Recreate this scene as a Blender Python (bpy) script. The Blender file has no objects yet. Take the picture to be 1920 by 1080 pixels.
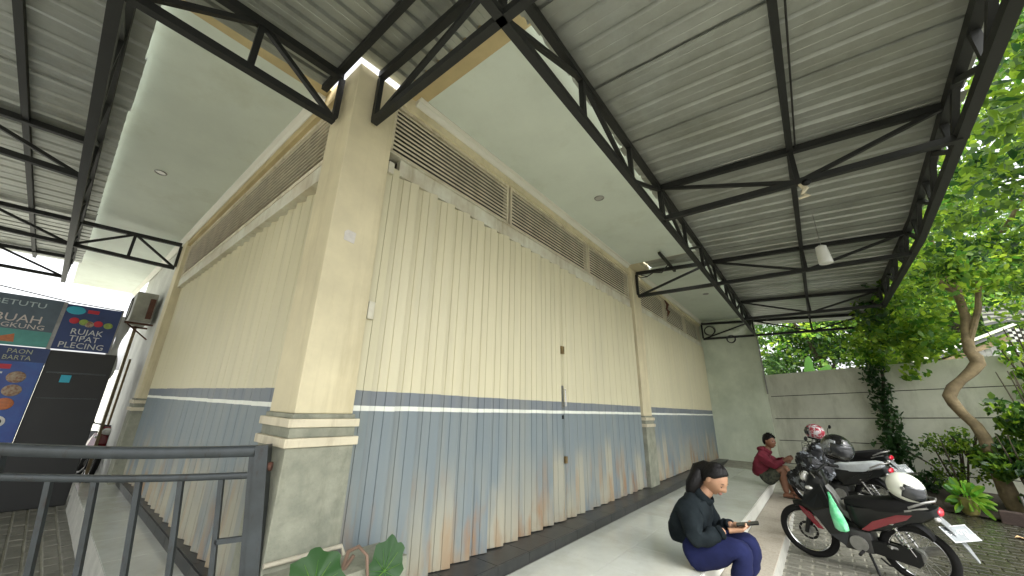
import bpy, bmesh, math, random
import numpy as np
from mathutils import Vector, Matrix, Quaternion, Euler
R_ = math.radians
sc = bpy.context.scene
COL = sc.collection
# ------------------------------------------------------------------ camera
CAMP = Vector((2.1758, -0.9174, 1.5))
CF = Vector((-0.62227524, 0.71750952, 0.31297542)).normalized()
CR = Vector((0.7623107, 0.64632006, 0.03395243)).normalized()
CU = CR.cross(CF).normalized()
cd = bpy.data.cameras.new('camera'); cam = bpy.data.objects.new('camera', cd); COL.objects.link(cam)
cd.sensor_width = 36; cd.lens = 686.4 / 1920 * 36
cd.shift_x = (960 - 921.27) / 1920; cd.shift_y = -(540 - 533.29) / 1920
cd.clip_start = 0.05; cd.clip_end = 800
m3 = Matrix((CR, CU, -CF)).transposed()
cam.matrix_world = Matrix.Translation(CAMP) @ m3.to_4x4()
sc.camera = cam
# ------------------------------------------------------------------ sky, sun, exposure
SUN_EL, SUN_AZ = R_(58), R_(122)      # overcast, a little brighter from the open yard
w = bpy.data.worlds.new('World'); sc.world = w; w.use_nodes = True
nt = w.node_tree
bg = nt.nodes['Background']
sky = nt.nodes.new('ShaderNodeTexSky'); sky.sky_type = 'NISHITA'; sky.sun_disc = False
sky.sun_elevation = SUN_EL; sky.sun_rotation = SUN_AZ
sky.air_density = 1.0; sky.dust_density = 6.0; sky.ozone_density = 1.0
hs = nt.nodes.new('ShaderNodeHueSaturation'); hs.inputs['Saturation'].default_value = 0.14
nt.links.new(sky.outputs[0], hs.inputs['Color']); nt.links.new(hs.outputs[0], bg.inputs[0])
bg.inputs[1].default_value = 0.15
sl = bpy.data.lights.new('sun', 'SUN'); sl.energy = .6; sl.angle = R_(40); sl.color = (1, .97, .92)
so = bpy.data.objects.new('sun', sl); COL.objects.link(so)
sd = Vector((math.sin(SUN_AZ) * math.cos(SUN_EL), math.cos(SUN_AZ) * math.cos(SUN_EL), math.sin(SUN_EL)))
so.rotation_euler = sd.to_track_quat('Z', 'Y').to_euler()
so.location = (20, 20, 30)
sc.view_settings.view_transform = 'Standard'; sc.view_settings.look = 'None'
sc.view_settings.exposure = 2.26; sc.view_settings.gamma = 1
sc.view_settings.use_curve_mapping = False
sc.render.engine = 'CYCLES'
sc.cycles.max_bounces = 10; sc.cycles.diffuse_bounces = 6; sc.cycles.transmission_bounces = 4
sc.cycles.use_denoising = True
sc.cycles.sample_clamp_indirect = 8
# ------------------------------------------------------------------ materials
MATS = {}
def mat(name, col, rough=.6, metal=0., var=.18, vs=2.5, bump=0., bs=60., col2=None, spec=.5, streak=None, coat=0., scale3=(1, 1, 1), lo=.35, hi=.68, rvar=0.):
    if name in MATS: return MATS[name]
    m = bpy.data.materials.new(name); m.use_nodes = True
    n = m.node_tree.nodes; l = m.node_tree.links
    b = n['Principled BSDF']
    b.inputs['Roughness'].default_value = rough; b.inputs['Metallic'].default_value = metal
    b.inputs['Specular IOR Level'].default_value = spec
    if coat: b.inputs['Coat Weight'].default_value = coat; b.inputs['Coat Roughness'].default_value = .08
    g = n.new('ShaderNodeNewGeometry')
    mp = n.new('ShaderNodeMapping'); mp.inputs['Scale'].default_value = scale3
    l.new(g.outputs['Position'], mp.inputs[0])
    nz = n.new('ShaderNodeTexNoise'); nz.inputs['Scale'].default_value = vs; nz.inputs['Detail'].default_value = 6; nz.inputs['Roughness'].default_value = .65
    l.new(mp.outputs[0], nz.inputs[0])
    mr = n.new('ShaderNodeMapRange'); mr.inputs[1].default_value = lo; mr.inputs[2].default_value = hi
    l.new(nz.outputs[0], mr.inputs[0])
    mx = n.new('ShaderNodeMix'); mx.data_type = 'RGBA'
    c = tuple(col) + (1,)
    c2 = (tuple(col2) if col2 else tuple(x * (1 - var) for x in col)) + (1,)
    mx.inputs[6].default_value = c; mx.inputs[7].default_value = c2
    l.new(mr.outputs[0], mx.inputs[0]); l.new(mx.outputs[2], b.inputs['Base Color'])
    if rvar:
        m2 = n.new('ShaderNodeMapRange'); m2.inputs[1].default_value = lo; m2.inputs[2].default_value = hi
        m2.inputs[3].default_value = rough; m2.inputs[4].default_value = max(.03, rough - rvar)
        l.new(nz.outputs[0], m2.inputs[0]); l.new(m2.outputs[0], b.inputs['Roughness'])
    if bump:
        nb = n.new('ShaderNodeTexNoise'); nb.inputs['Scale'].default_value = bs; nb.inputs['Detail'].default_value = 4
        l.new(g.outputs['Position'], nb.inputs[0])
        bm = n.new('ShaderNodeBump'); bm.inputs['Strength'].default_value = bump; bm.inputs['Distance'].default_value = .01
        l.new(nb.outputs[0], bm.inputs['Height']); l.new(bm.outputs[0], b.inputs['Normal'])
    MATS[name] = m
    return m
def grime(m, amt, tint, z0=None, sc3=(5, 5, .5), scale=1.0, lo=.5, hi=.72):
    n = m.node_tree.nodes; l = m.node_tree.links; b = n['Principled BSDF']
    g = n.new('ShaderNodeNewGeometry'); mp = n.new('ShaderNodeMapping'); mp.inputs['Scale'].default_value = sc3; l.new(g.outputs['Position'], mp.inputs[0])
    z = n.new('ShaderNodeTexNoise'); z.inputs['Scale'].default_value = scale; z.inputs['Detail'].default_value = 8; z.inputs['Roughness'].default_value = .7; l.new(mp.outputs[0], z.inputs[0])
    r = n.new('ShaderNodeMapRange'); r.inputs[1].default_value = lo; r.inputs[2].default_value = hi; r.inputs[4].default_value = amt; l.new(z.outputs[0], r.inputs[0])
    src = b.inputs['Base Color'].links[0].from_socket
    mx = n.new('ShaderNodeMix'); mx.data_type = 'RGBA'; mx.blend_type = 'MULTIPLY'; mx.inputs[7].default_value = (*tint, 1)
    l.new(r.outputs[0], mx.inputs[0]); l.new(src, mx.inputs[6]); l.new(mx.outputs[2], b.inputs['Base Color']); return m
def leafmat(name, c1, c2, tr, rough=.45):
    m = bpy.data.materials.new(name); m.use_nodes = True
    n = m.node_tree.nodes; l = m.node_tree.links
    b = n['Principled BSDF']; b.inputs['Roughness'].default_value = rough
    g = n.new('ShaderNodeNewGeometry')
    nz = n.new('ShaderNodeTexNoise'); nz.inputs['Scale'].default_value = 1.7; nz.inputs['Detail'].default_value = 3
    nw = n.new('ShaderNodeTexWhiteNoise'); nw.noise_dimensions = '1D'
    l.new(g.outputs['Random Per Island'], nw.inputs['W'])
    l.new(g.outputs['Position'], nz.inputs[0])
    ad = n.new('ShaderNodeMath'); ad.operation = 'ADD'; l.new(nz.outputs[0], ad.inputs[0])
    mu = n.new('ShaderNodeMath'); mu.operation = 'MULTIPLY_ADD'; mu.inputs[1].default_value = .6; mu.inputs[2].default_value = -.3
    l.new(nw.outputs['Value'], mu.inputs[0]); l.new(mu.outputs[0], ad.inputs[1])
    mr = n.new('ShaderNodeMapRange'); mr.inputs[1].default_value = .3; mr.inputs[2].default_value = .75; l.new(ad.outputs[0], mr.inputs[0])
    mx = n.new('ShaderNodeMix'); mx.data_type = 'RGBA'; mx.inputs[6].default_value = (*c1, 1); mx.inputs[7].default_value = (*c2, 1)
    l.new(mr.outputs[0], mx.inputs[0]); l.new(mx.outputs[2], b.inputs['Base Color'])
    t = n.new('ShaderNodeBsdfTranslucent'); mt = n.new('ShaderNodeMix'); mt.data_type = 'RGBA'
    mt.inputs[6].default_value = tuple(x * 2.6 for x in c1) + (1,); mt.inputs[7].default_value = (*tr, 1)
    l.new(mr.outputs[0], mt.inputs[0]); l.new(mt.outputs[2], t.inputs[0])
    ms = n.new('ShaderNodeMixShader'); ms.inputs[0].default_value = .45
    l.new(b.outputs[0], ms.inputs[1]); l.new(t.outputs[0], ms.inputs[2])
    l.new(ms.outputs[0], n['Material Output'].inputs[0])
    MATS[name] = m
    return m
def shuttermat():
    m = bpy.data.materials.new('painted shutter steel'); m.use_nodes = True
    n = m.node_tree.nodes; l = m.node_tree.links; b = n['Principled BSDF']
    b.inputs['Roughness'].default_value = .42
    g = n.new('ShaderNodeNewGeometry'); s = n.new('ShaderNodeSeparateXYZ'); l.new(g.outputs['Position'], s.inputs[0])
    def noise(scale, sc3, det=5):
        mp = n.new('ShaderNodeMapping'); mp.inputs['Scale'].default_value = sc3; l.new(g.outputs['Position'], mp.inputs[0])
        z = n.new('ShaderNodeTexNoise'); z.inputs['Scale'].default_value = scale; z.inputs['Detail'].default_value = det
        l.new(mp.outputs[0], z.inputs[0]); return z.outputs[0]
    def mrange(src, a, bb, c=0, d=1):
        r = n.new('ShaderNodeMapRange'); r.inputs[1].default_value = a; r.inputs[2].default_value = bb
        r.inputs[3].default_value = c; r.inputs[4].default_value = d; l.new(src, r.inputs[0]); return r.outputs[0]
    def mul(a, bb):
        r = n.new('ShaderNodeMath'); r.operation = 'MULTIPLY'; l.new(a, r.inputs[0])
        if isinstance(bb, float): r.inputs[1].default_value = bb
        else: l.new(bb, r.inputs[1])
        return r.outputs[0]
    def mix(f, a, bb):
        r = n.new('ShaderNodeMix'); r.data_type = 'RGBA'; l.new(f, r.inputs[0])
        for i, v in ((6, a), (7, bb)):
            if isinstance(v, tuple): r.inputs[i].default_value = (*v, 1)
            else: l.new(v, r.inputs[i])
        return r.outputs[2]
    cr = n.new('ShaderNodeValToRGB'); e = cr.color_ramp; e.interpolation = 'CONSTANT'
    e.elements[0].position = 0; e.elements[0].color = (.165, .203, .217, 1)
    e.elements[1].position = 1.555 / 4; e.elements[1].color = (.60, .56, .38, 1)
    for p, c in ((1.428 / 4, (.74, .76, .68, 1)), (1.464 / 4, (.15, .175, .195, 1))):
        q = e.elements.new(p); q.color = c
    wob = n.new('ShaderNodeMath'); wob.operation = 'MULTIPLY_ADD'; wob.inputs[1].default_value = .012; wob.inputs[2].default_value = -.006
    l.new(noise(3, (1, 1, 1)), wob.inputs[0])
    az = n.new('ShaderNodeMath'); l.new(s.outputs[2], az.inputs[0]); l.new(wob.outputs[0], az.inputs[1])
    l.new(mrange(az.outputs[0], 0, 4), cr.inputs[0])
    c = cr.outputs[0]
    # faded, dirty runs down the pleats
    c = mix(mul(mrange(noise(2.2, (4, 4, .35)), .42, .75), .22), c, (.36, .345, .255))
    low = mrange(s.outputs[2], 1.15, .45)
    c = mix(mul(mul(mrange(noise(1.6, (3.2, 3.2, .5)), .42, .6), low), .9), c, (.34, .32, .235))
    low2 = mrange(s.outputs[2], 1.05, .55)
    c = mix(mul(mul(mrange(noise(2.6, (3, 3, .7), 8), .53, .66), low2), .85), c, (.27, .165, .085))
    oi = n.new('ShaderNodeObjectInfo')
    hz = n.new('ShaderNodeMath'); hz.operation = 'MULTIPLY_ADD'; hz.inputs[1].default_value = 1.6; hz.inputs[2].default_value = -.35
    l.new(oi.outputs['Random'], hz.inputs[0])
    hh = n.new('ShaderNodeMath'); hh.operation = 'SUBTRACT'; l.new(hz.outputs[0], hh.inputs[0]); l.new(s.outputs[2], hh.inputs[1])
    hw_ = n.new('ShaderNodeMath'); hw_.operation = 'ADD'; l.new(hh.outputs[0], hw_.inputs[0]); l.new(mrange(noise(5, (2, 2, .6)), .3, .7, -.15, .15), hw_.inputs[1])
    tanf = mul(mrange(hw_.outputs[0], -.1, .28), mrange(s.outputs[2], 1.25, .95))
    c = mix(mul(tanf, .8), c, (.34, .325, .245))
    c = mix(mul(mul(mrange(noise(3.1, (3, 3, .55), 8), .52, .64), mul(mrange(s.outputs[2], 1.1, .6), mrange(oi.outputs['Random'], .3, .8))), .75), c, (.31, .205, .11))
    edge = mrange(s.outputs[2], .5, .38)
    c = mix(mul(mul(edge, mrange(noise(6, (3, 3, 1)), .35, .6)), .5), c, (.25, .17, .1))
    l.new(c, b.inputs['Base Color'])
    MATS['shutter'] = m; return m
CREAM = mat('cream plaster', (.70, .63, .42), .75, var=.2, vs=1.6, bump=.12, bs=25)
CREAM2 = mat('cream trim paint', (.66, .60, .44), .6, var=.2, vs=3)
OCHRE = mat('ochre beam paint', (.52, .42, .22), .7, var=.25, vs=2)
PED = mat('rough pedestal concrete', (.30, .305, .235), .85, var=.35, vs=6, bump=.5, bs=45, col2=(.19, .20, .155))
SOFF = mat('soffit paint', (.67, .735, .65), .55, var=.14, vs=.8)
CORN = mat('cornice paint', (.72, .71, .62), .5, var=.08)
STEEL = mat('dark painted steel', (.010, .0115, .010), .6, .0, var=.4, vs=4, bump=.08, bs=80)
STEEL2 = mat('grey gate steel', (.05, .06, .065), .38, .3, var=.5, vs=5, col2=(.03, .035, .035))
ZINC = mat('galvanised roof sheet', (.38, .40, .37), .42, .5, var=.35, vs=1.1, col2=(.29, .30, .26), scale3=(1, 1, 1), bump=.05, bs=8)
LOUV = mat('beige louvre paint', (.70, .64, .48), .5, var=.25, vs=6)
DARK = mat('dark void', (.02, .02, .018), .9, var=.2)
SHUT = shuttermat()
GUIDE = mat('white guide rail paint', (.66, .66, .55), .45, var=.2, vs=3, col2=(.5, .45, .33))
TILE = mat('white floor tile', (.60, .625, .57), .08, var=.14, vs=1.6, spec=.6, rvar=.0, bump=.02, bs=6, col2=(.50, .51, .45))
NOSE = mat('white edge tile', (.74, .75, .68), .3, var=.12)
TERR = mat('pinkish terrazzo slab', (.44, .40, .33), .6, var=.3, vs=60, col2=(.30, .27, .22), bump=.1, bs=120)
RISER = mat('grey cement riser', (.42, .42, .37), .7, var=.3, vs=8)
BLK = mat('black skirting tile', (.022, .025, .026), .3, spec=.3, var=.3, vs=8, col2=(.045, .045, .042))
GROUT = mat('light grout', (.35, .34, .3), .8)
PAVE = mat('grey paving block', (.20, .195, .16), .6, var=.4, vs=3.2, bump=.3, bs=60, col2=(.10, .10, .08), rvar=.35)
def wetpave(m):
    n = m.node_tree.nodes; l = m.node_tree.links; b = n['Principled BSDF']
    g = n.new('ShaderNodeNewGeometry'); sx = n.new('ShaderNodeSeparateXYZ'); l.new(g.outputs['Position'], sx.inputs[0])
    r1 = n.new('ShaderNodeMapRange'); r1.inputs[1].default_value = 2.1; r1.inputs[2].default_value = 3.5; l.new(sx.outputs[0], r1.inputs[0])
    z = n.new('ShaderNodeTexNoise'); z.inputs['Scale'].default_value = 1.3; z.inputs['Detail'].default_value = 5; l.new(g.outputs['Position'], z.inputs[0])
    a = n.new('ShaderNodeMath'); a.operation = 'ADD'; l.new(r1.outputs[0], a.inputs[0]); l.new(z.outputs[0], a.inputs[1])
    r2 = n.new('ShaderNodeMapRange'); r2.inputs[1].default_value = .75; r2.inputs[2].default_value = 1.15; l.new(a.outputs[0], r2.inputs[0])
    src = b.inputs['Base Color'].links[0].from_socket
    mx = n.new('ShaderNodeMix'); mx.data_type = 'RGBA'; mx.blend_type = 'MULTIPLY'; mx.inputs[7].default_value = (.20, .20, .16, 1)
    l.new(r2.outputs[0], mx.inputs[0]); l.new(src, mx.inputs[6]); l.new(mx.outputs[2], b.inputs['Base Color'])
    r3 = n.new('ShaderNodeMapRange'); r3.inputs[3].default_value = .6; r3.inputs[4].default_value = .07; l.new(r2.outputs[0], r3.inputs[0]); l.new(r3.outputs[0], b.inputs['Roughness'])
wetpave(PAVE)
PAVEJ = mat('paving joint sand', (.38, .37, .30), .8, var=.4, vs=10)
wetpave(PAVEJ)
WALLC = mat('precast concrete panel', (.68, .69, .58), .85, var=.28, vs=1.3, bump=.2, bs=40, col2=(.54, .55, .46))
ENDW = mat('pale green wall paint', (.66, .71, .56), .7, var=.22, vs=1.2, bump=.1, bs=20, col2=(.47, .53, .40))
WHITEW = mat('whitewashed wall', (.62, .63, .58), .8, var=.25, vs=1.5)
BRNP = mat('brown door frame', (.16, .11, .05), .6)
TRUNK = mat('tan bark', (.26, .2, .11), .85, var=.4, vs=7, bump=.6, bs=30, col2=(.13, .1, .055))
BARK2 = mat('dark bark', (.09, .075, .05), .9, var=.4, vs=8, bump=.5, bs=30)
BLKP = mat('black plastic', (.006, .0065, .0065), .45, spec=.25, var=.2)
BLKG = mat('gloss black paint', (.006, .007, .007), .28, spec=.3, coat=.12, var=.1)
REDG = mat('gloss dark red paint', (.16, .008, .016), .2, coat=.6, var=.15)
RUB = mat('tyre rubber', (.010, .010, .0095), .8, spec=.2, var=.3)
CHR = mat('worn chrome', (.62, .62, .6), .22, .95, var=.2, vs=12)
ALU = mat('grey aluminium casting', (.3, .3, .28), .42, .7, var=.3, vs=20)
SEATB = mat('black seat vinyl', (.008, .008, .008), .6, spec=.2, var=.2)
SILV = mat('silver seat cover', (.62, .66, .68), .32, .3, var=.2, vs=12)
PLATE = mat('number plate paint', (.16, .18, .185), .35, .2, var=.15, vs=20)
WPAINT = mat('white lettering', (.55, .58, .58), .5, var=.05)
TAILR = mat('red tail lens', (.5, .01, .03), .15, coat=.5, var=.1)
LENS = mat('clear lens', (.55, .55, .52), .1, .3, var=.1)
GREYP = mat('grey mudguard plastic', (.20, .215, .22), .5, var=.2, vs=8)
HWH = mat('white helmet shell', (.78, .8, .7), .18, coat=.5, var=.06)
HBK = mat('black helmet shell', (.012, .012, .012), .15, coat=.5, var=.1)
HSL = mat('silver helmet graphic', (.45, .48, .5), .25, .4, var=.4, vs=14, col2=(.06, .06, .07))
HRD = mat('red helmet graphic', (.33, .02, .04), .3, var=.6, vs=22, col2=(.5, .48, .48), lo=.48, hi=.52)
VIS = mat('smoked visor', (.03, .033, .036), .08, var=.1, coat=.5)
GBAG = mat('green plastic bag', (.05, .55, .2), .3, var=.4, vs=14, col2=(.3, .7, .45), bump=.6, bs=30)
SKIN = mat('warm brown skin', (.40, .225, .135), .5, var=.12, vs=8)
SKIN2 = mat('deep brown skin', (.24, .11, .06), .5, var=.15, vs=8)
LIP = mat('lips', (.26, .11, .08), .45, var=.1)
HAIR = mat('black hair', (.004, .0035, .0035), .5, spec=.25, var=.3, vs=30, bump=.5, bs=90)
JACK = mat('black windbreaker', (.005, .008, .010), .9, spec=.12, var=.5, vs=7, bump=.5, bs=14, col2=(.016, .022, .025))
NAVY = mat('navy trousers', (.012, .016, .06), .9, spec=.15, var=.35, vs=7, bump=.4, bs=16)
MAROON = mat('maroon hooded sweatshirt', (.17, .012, .028), .85, var=.35, vs=8, bump=.4, bs=18)
CAMO = mat('camouflage shorts cloth', (.06, .065, .04), .85, var=.5, vs=16, col2=(.018, .022, .016), lo=.46, hi=.54)
PHONE = mat('black phone glass', (.01, .01, .012), .1, var=.1)
SHOE = mat('dark sandal rubber', (.03, .028, .02), .7, var=.2)
BLUE = mat('menu board blue', (.018, .09, .33), .4, var=.35, vs=1.5, col2=(.02, .035, .2))
BLUE2 = mat('navy sign print', (.025, .05, .16), .5, var=.3, vs=4)
TEAL = mat('teal sign print', (.09, .33, .30), .5, var=.3, vs=4)
SLATEB = mat('slate sign print', (.1, .14, .18), .5, var=.3, vs=4)
CYAN = mat('cyan sign print', (.03, .4, .55), .5, var=.2)
REDS = mat('red sign print', (.5, .02, .04), .5, var=.15)
ORNG = mat('orange food print', (.55, .17, .05), .5, var=.5, vs=30, col2=(.35, .12, .05))
GRNF = mat('green food print', (.3, .42, .08), .5, var=.5, vs=30)
BRNF = mat('brown food print', (.2, .08, .04), .5, var=.5, vs=30, col2=(.4, .35, .25))
STALLB = mat('black stall panel', (.012, .013, .012), .5, var=.3)
POLW = mat('chequered cloth white', (.75, .75, .72), .8)
POLB = mat('chequered cloth black', (.02, .02, .02), .8)
TERRA = mat('yellow glazed pot', (.25, .22, .07), .4, var=.3, vs=8)
BRICKR = mat('mossy red block', (.06, .04, .032), .8, var=.4, vs=10, bump=.4)
BLOCKL = mat('pale kerb block', (.4, .4, .33), .8, var=.3, vs=10, bump=.4)
SOIL = mat('dark soil', (.04, .032, .02), .95, var=.4, vs=8)
DRYL = mat('dry fallen leaf tan', (.45, .30, .15), .7, var=.3, vs=20)
LAMPG = mat('frosted lamp glass', (.72, .73, .68), .35, var=.08)
ROOFN = mat('neighbour roof sheet', (.24, .24, .25), .6, var=.4, vs=4)
PAPER = mat('peeling paper', (.66, .63, .58), .7, var=.15, vs=30)
LOCKM = mat('rusty brass lock', (.28, .2, .09), .5, .6, var=.5, vs=30)
WIRE = mat('black cable', (.012, .012, .012), .5)
PVC = mat('dirty pvc pipe', (.5, .46, .36), .6, var=.3, vs=6)
STEMB = mat('brown plant stem', (.2, .13, .09), .7, var=.3, vs=14)
ACM = mat('dusty beige ac casing', (.34, .34, .28), .6, var=.3, vs=6)
RUSTY = mat('rusty bracket', (.12, .05, .03), .8, var=.4, vs=14)
L_VINE = leafmat('vine leaf', (.014, .050, .010), (.09, .19, .018), (.42, .62, .04))
L_DARK = leafmat('dense tree leaf', (.022, .06, .014), (.055, .12, .025), (.16, .30, .04))
L_LITE = leafmat('sunlit tree leaf', (.045, .13, .012), (.15, .27, .03), (.7, .9, .08))  # sunlit yellow-green put into the leaf colour
L_IVY = leafmat('creeper leaf', (.014, .045, .012), (.035, .09, .022), (.07, .16, .03))
L_BIG = leafmat('broad dark leaf', (.022, .075, .022), (.04, .115, .03), (.05, .12, .03), .5)
L_BAN = leafmat('banana leaf', (.06, .14, .03), (.10, .2, .04), (.2, .34, .06))
L_POT = leafmat('potted plant leaf', (.06, .19, .02), (.2, .36, .03), (.4, .6, .08))
grime(CREAM, .55, (.62, .58, .48)); grime(CREAM2, .7, (.5, .46, .38), sc3=(9, 9, 2)); grime(SOFF, .35, (.72, .70, .60), sc3=(1.2, 1.2, 1), scale=1.4, lo=.52, hi=.7)
grime(WALLC, .6, (.55, .55, .48), sc3=(2.5, 2.5, .7), scale=1.2); grime(ENDW, .5, (.6, .62, .5), sc3=(2, 2, .6)); grime(PED, .7, (.55, .55, .5), sc3=(7, 7, 2))
grime(TILE, .5, (.72, .68, .58), sc3=(1.5, 1.5, 1), scale=1.6); grime(TERR, .6, (.6, .57, .5), sc3=(2, 2, 1), scale=1.5); grime(STEEL2, .9, (.7, .42, .28), sc3=(14, 14, 6), scale=1.6, lo=.56, hi=.7)
grime(GUIDE, .7, (.55, .48, .36), sc3=(8, 8, 1)); grime(ZINC, .5, (.6, .6, .55), sc3=(1.2, 1.2, 1), scale=2.2, lo=.45, hi=.7); grime(LOUV, .6, (.55, .5, .4), sc3=(6, 6, 2))
# ------------------------------------------------------------------ mesh helpers
WL = {}
def wl(o): return WL.get(o.name, Vector((0, 0, 0))) if o else Vector((0, 0, 0))
class MB:
    def __init__(s): s.v = []; s.f = []
    def add(s, vs, fs):
        o = len(s.v); s.v += [tuple(v) for v in vs]; s.f += [tuple(i + o for i in f) for f in fs]; return s
    def box(s, a, b):
        x0, y0, z0 = a; x1, y1, z1 = b
        return s.add([(x0, y0, z0), (x1, y0, z0), (x1, y1, z0), (x0, y1, z0), (x0, y0, z1), (x1, y0, z1), (x1, y1, z1), (x0, y1, z1)],
                     [(0, 3, 2, 1), (4, 5, 6, 7), (0, 1, 5, 4), (1, 2, 6, 5), (2, 3, 7, 6), (3, 0, 4, 7)])
    def bbox(s, a, b, c=.006):
        # chamfered box (vertical + horizontal edges eased)
        x0, y0, z0 = a; x1, y1, z1 = b; bm = bmesh.new()
        bmesh.ops.create_cube(bm, size=1)
        for v in bm.verts: v.co = Vector(((x0 + x1) / 2 + v.co.x * (x1 - x0), (y0 + y1) / 2 + v.co.y * (y1 - y0), (z0 + z1) / 2 + v.co.z * (z1 - z0)))
        bmesh.ops.bevel(bm, geom=bm.edges[:], offset=c, segments=2, affect='EDGES', profile=.5)
        bm.verts.index_update()
        s.add([v.co[:] for v in bm.verts], [[v.index for v in f.verts] for f in bm.faces]); bm.free(); return s
    def bar(s, p, q, wd, h=None, up=(0, 0, 1)):
        p = Vector(p); q = Vector(q); h = h or wd; d = (q - p).normalized(); u = Vector(up)
        if abs(d.dot(u)) > .97: u = Vector((0, 1, 0)) if abs(d.y) < .9 else Vector((1, 0, 0))
        sx = d.cross(u).normalized(); sz = sx.cross(d).normalized()
        vs = []
        for c in (p, q):
            for a, b in ((-1, -1), (1, -1), (1, 1), (-1, 1)): vs.append(c + sx * a * wd / 2 + sz * b * h / 2)
        return s.add(vs, [(0, 3, 2, 1), (4, 5, 6, 7), (0, 1, 5, 4), (1, 2, 6, 5), (2, 3, 7, 6), (3, 0, 4, 7)])
    def tube(s, pts, r, n=10, cap=True, flat=1.0):
        pts = [Vector(p) for p in pts]; k = len(pts); rs = r if isinstance(r, (list, tuple)) else [r] * k
        prev = None; vs = []
        for i, p in enumerate(pts):
            d = (pts[min(i + 1, k - 1)] - pts[max(i - 1, 0)]).normalized()
            if prev is None:
                u = Vector((0, 0, 1)) if abs(d.z) < .9 else Vector((1, 0, 0)); a = d.cross(u).normalized()
            else:
                a = (prev - d * prev.dot(d)).normalized()
            prev = a; b = d.cross(a)
            for j in range(n):
                t = 2 * math.pi * j / n; vs.append(p + (a * math.cos(t) + b * math.sin(t) * flat) * rs[i])
        fs = []
        for i in range(k - 1):
            for j in range(n): fs.append((i * n + j, i * n + (j + 1) % n, (i + 1) * n + (j + 1) % n, (i + 1) * n + j))
        if cap: fs.append(tuple(range(n - 1, -1, -1))); fs.append(tuple(range((k - 1) * n, k * n)))
        return s.add(vs, fs)
    def ring(s, c, ax, R, r, n=32, m=8, a0=0, a1=2 * math.pi, sq=1.0):
        c = Vector(c); ax = Vector(ax).normalized(); u = Vector((0, 0, 1)) if abs(ax.z) < .9 else Vector((1, 0, 0))
        a = ax.cross(u).normalized(); b = ax.cross(a); full = abs(a1 - a0 - 2 * math.pi) < 1e-6; vs = []
        k = n if full else n + 1
        for i in range(k):
            t = a0 + (a1 - a0) * i / n; d = a * math.cos(t) + b * math.sin(t)
            for j in range(m):
                p = 2 * math.pi * j / m; vs.append(c + d * (R + r * math.cos(p)) + ax * r * sq * math.sin(p))
        fs = []
        for i in range(n if full else n):
            i2 = (i + 1) % k
            for j in range(m): fs.append((i * m + j, i2 * m + j, i2 * m + (j + 1) % m, i * m + (j + 1) % m))
        return s.add(vs, fs)
    def cyl(s, c, ax, r, h, n=20): 
        c = Vector(c); ax = Vector(ax).normalized(); return s.tube([c - ax * h / 2, c + ax * h / 2], r, n)
    def ell(s, c, r, n=18, m=12, fn=None, rot=None):
        vs = []; c = Vector(c)
        for i in range(m + 1):
            ph = math.pi * i / m
            for j in range(n):
                t = 2 * math.pi * j / n
                d = Vector((math.sin(ph) * math.cos(t), math.sin(ph) * math.sin(t), math.cos(ph)))
                p = Vector((d.x * r[0], d.y * r[1], d.z * r[2]))
                if fn: p = fn(d, p)
                if rot: p = rot @ p
                vs.append(c + p)
        fs = []
        for i in range(m):
            for j in range(n):
                fs.append((i * n + j, (i + 1) * n + j, (i + 1) * n + (j + 1) % n, i * n + (j + 1) % n))
        return s.add(vs, fs)
    def prism(s, poly, y0, y1, c=0):
        # polygon in local x,z extruded along y
        n = len(poly); vs = [(x, y0, z) for x, z in poly] + [(x, y1, z) for x, z in poly]
        fs = [tuple(range(n)), tuple(range(2 * n - 1, n - 1, -1))] + [(i, i + n, (i + 1) % n + n, (i + 1) % n) for i in range(n)]
        return s.add(vs, fs)
    def loft(s, secs):
        # list of equal-length closed sections
        n = len(secs[0]); vs = [p for sct in secs for p in sct]; fs = []
        for i in range(len(secs) - 1):
            for j in range(n): fs.append((i * n + j, i * n + (j + 1) % n, (i + 1) * n + (j + 1) % n, (i + 1) * n + j))
        fs.append(tuple(range(n - 1, -1, -1))); fs.append(tuple(range((len(secs) - 1) * n, len(secs) * n)))
        return s.add(vs, fs)
    def mesh(s, name, mt, off=(0, 0, 0), smooth=False):
        me = bpy.data.meshes.new(name); ox, oy, oz = off
        me.from_pydata([(x - ox, y - oy, z - oz) for x, y, z in s.v], [], s.f); me.update()
        if mt: me.materials.append(mt)
        if smooth:
            me.polygons.foreach_set('use_smooth', [True] * len(me.polygons))
            try: me.set_sharp_from_angle(angle=R_(40))
            except Exception: pass
        return me
    def build(s, name, mt, parent=None, smooth=False, local=False, **props):
        off = (0, 0, 0) if local else wl(parent)
        o = bpy.data.objects.new(name, s.mesh(name, mt, off, smooth)); COL.objects.link(o)
        o.parent = parent; WL[o.name] = Vector(off)
        for k, v in props.items(): o[k] = v
        return o
def thing(name, label, cat, loc=(0, 0, 0), group=None, rot=None):
    o = bpy.data.objects.new(name, None); COL.objects.link(o); o.location = loc; WL[o.name] = Vector(loc)
    o.empty_display_size = .1
    o['label'] = label; o['category'] = cat
    if group: o['group'] = group
    if rot: o.rotation_euler = rot
    return o
def tag(o, label, cat, group=None, kind=None):
    o['label'] = label; o['category'] = cat
    if group: o['group'] = group
    if kind: o['kind'] = kind
    return o
def place(me, name, parent, loc, rot=None, scale=None, props=None):
    o = bpy.data.objects.new(name, me); COL.objects.link(o); o.parent = parent
    o.location = Vector(loc) - wl(parent); WL[o.name] = Vector(loc)
    if rot: o.rotation_euler = rot
    if scale: o.scale = scale
    return o
def copy_tree(o, parent=None):
    c = o.copy(); COL.objects.link(c); c.parent = parent; WL[c.name] = wl(o)
    for ch in list(o.children): copy_tree(ch, c)
    return c
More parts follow.
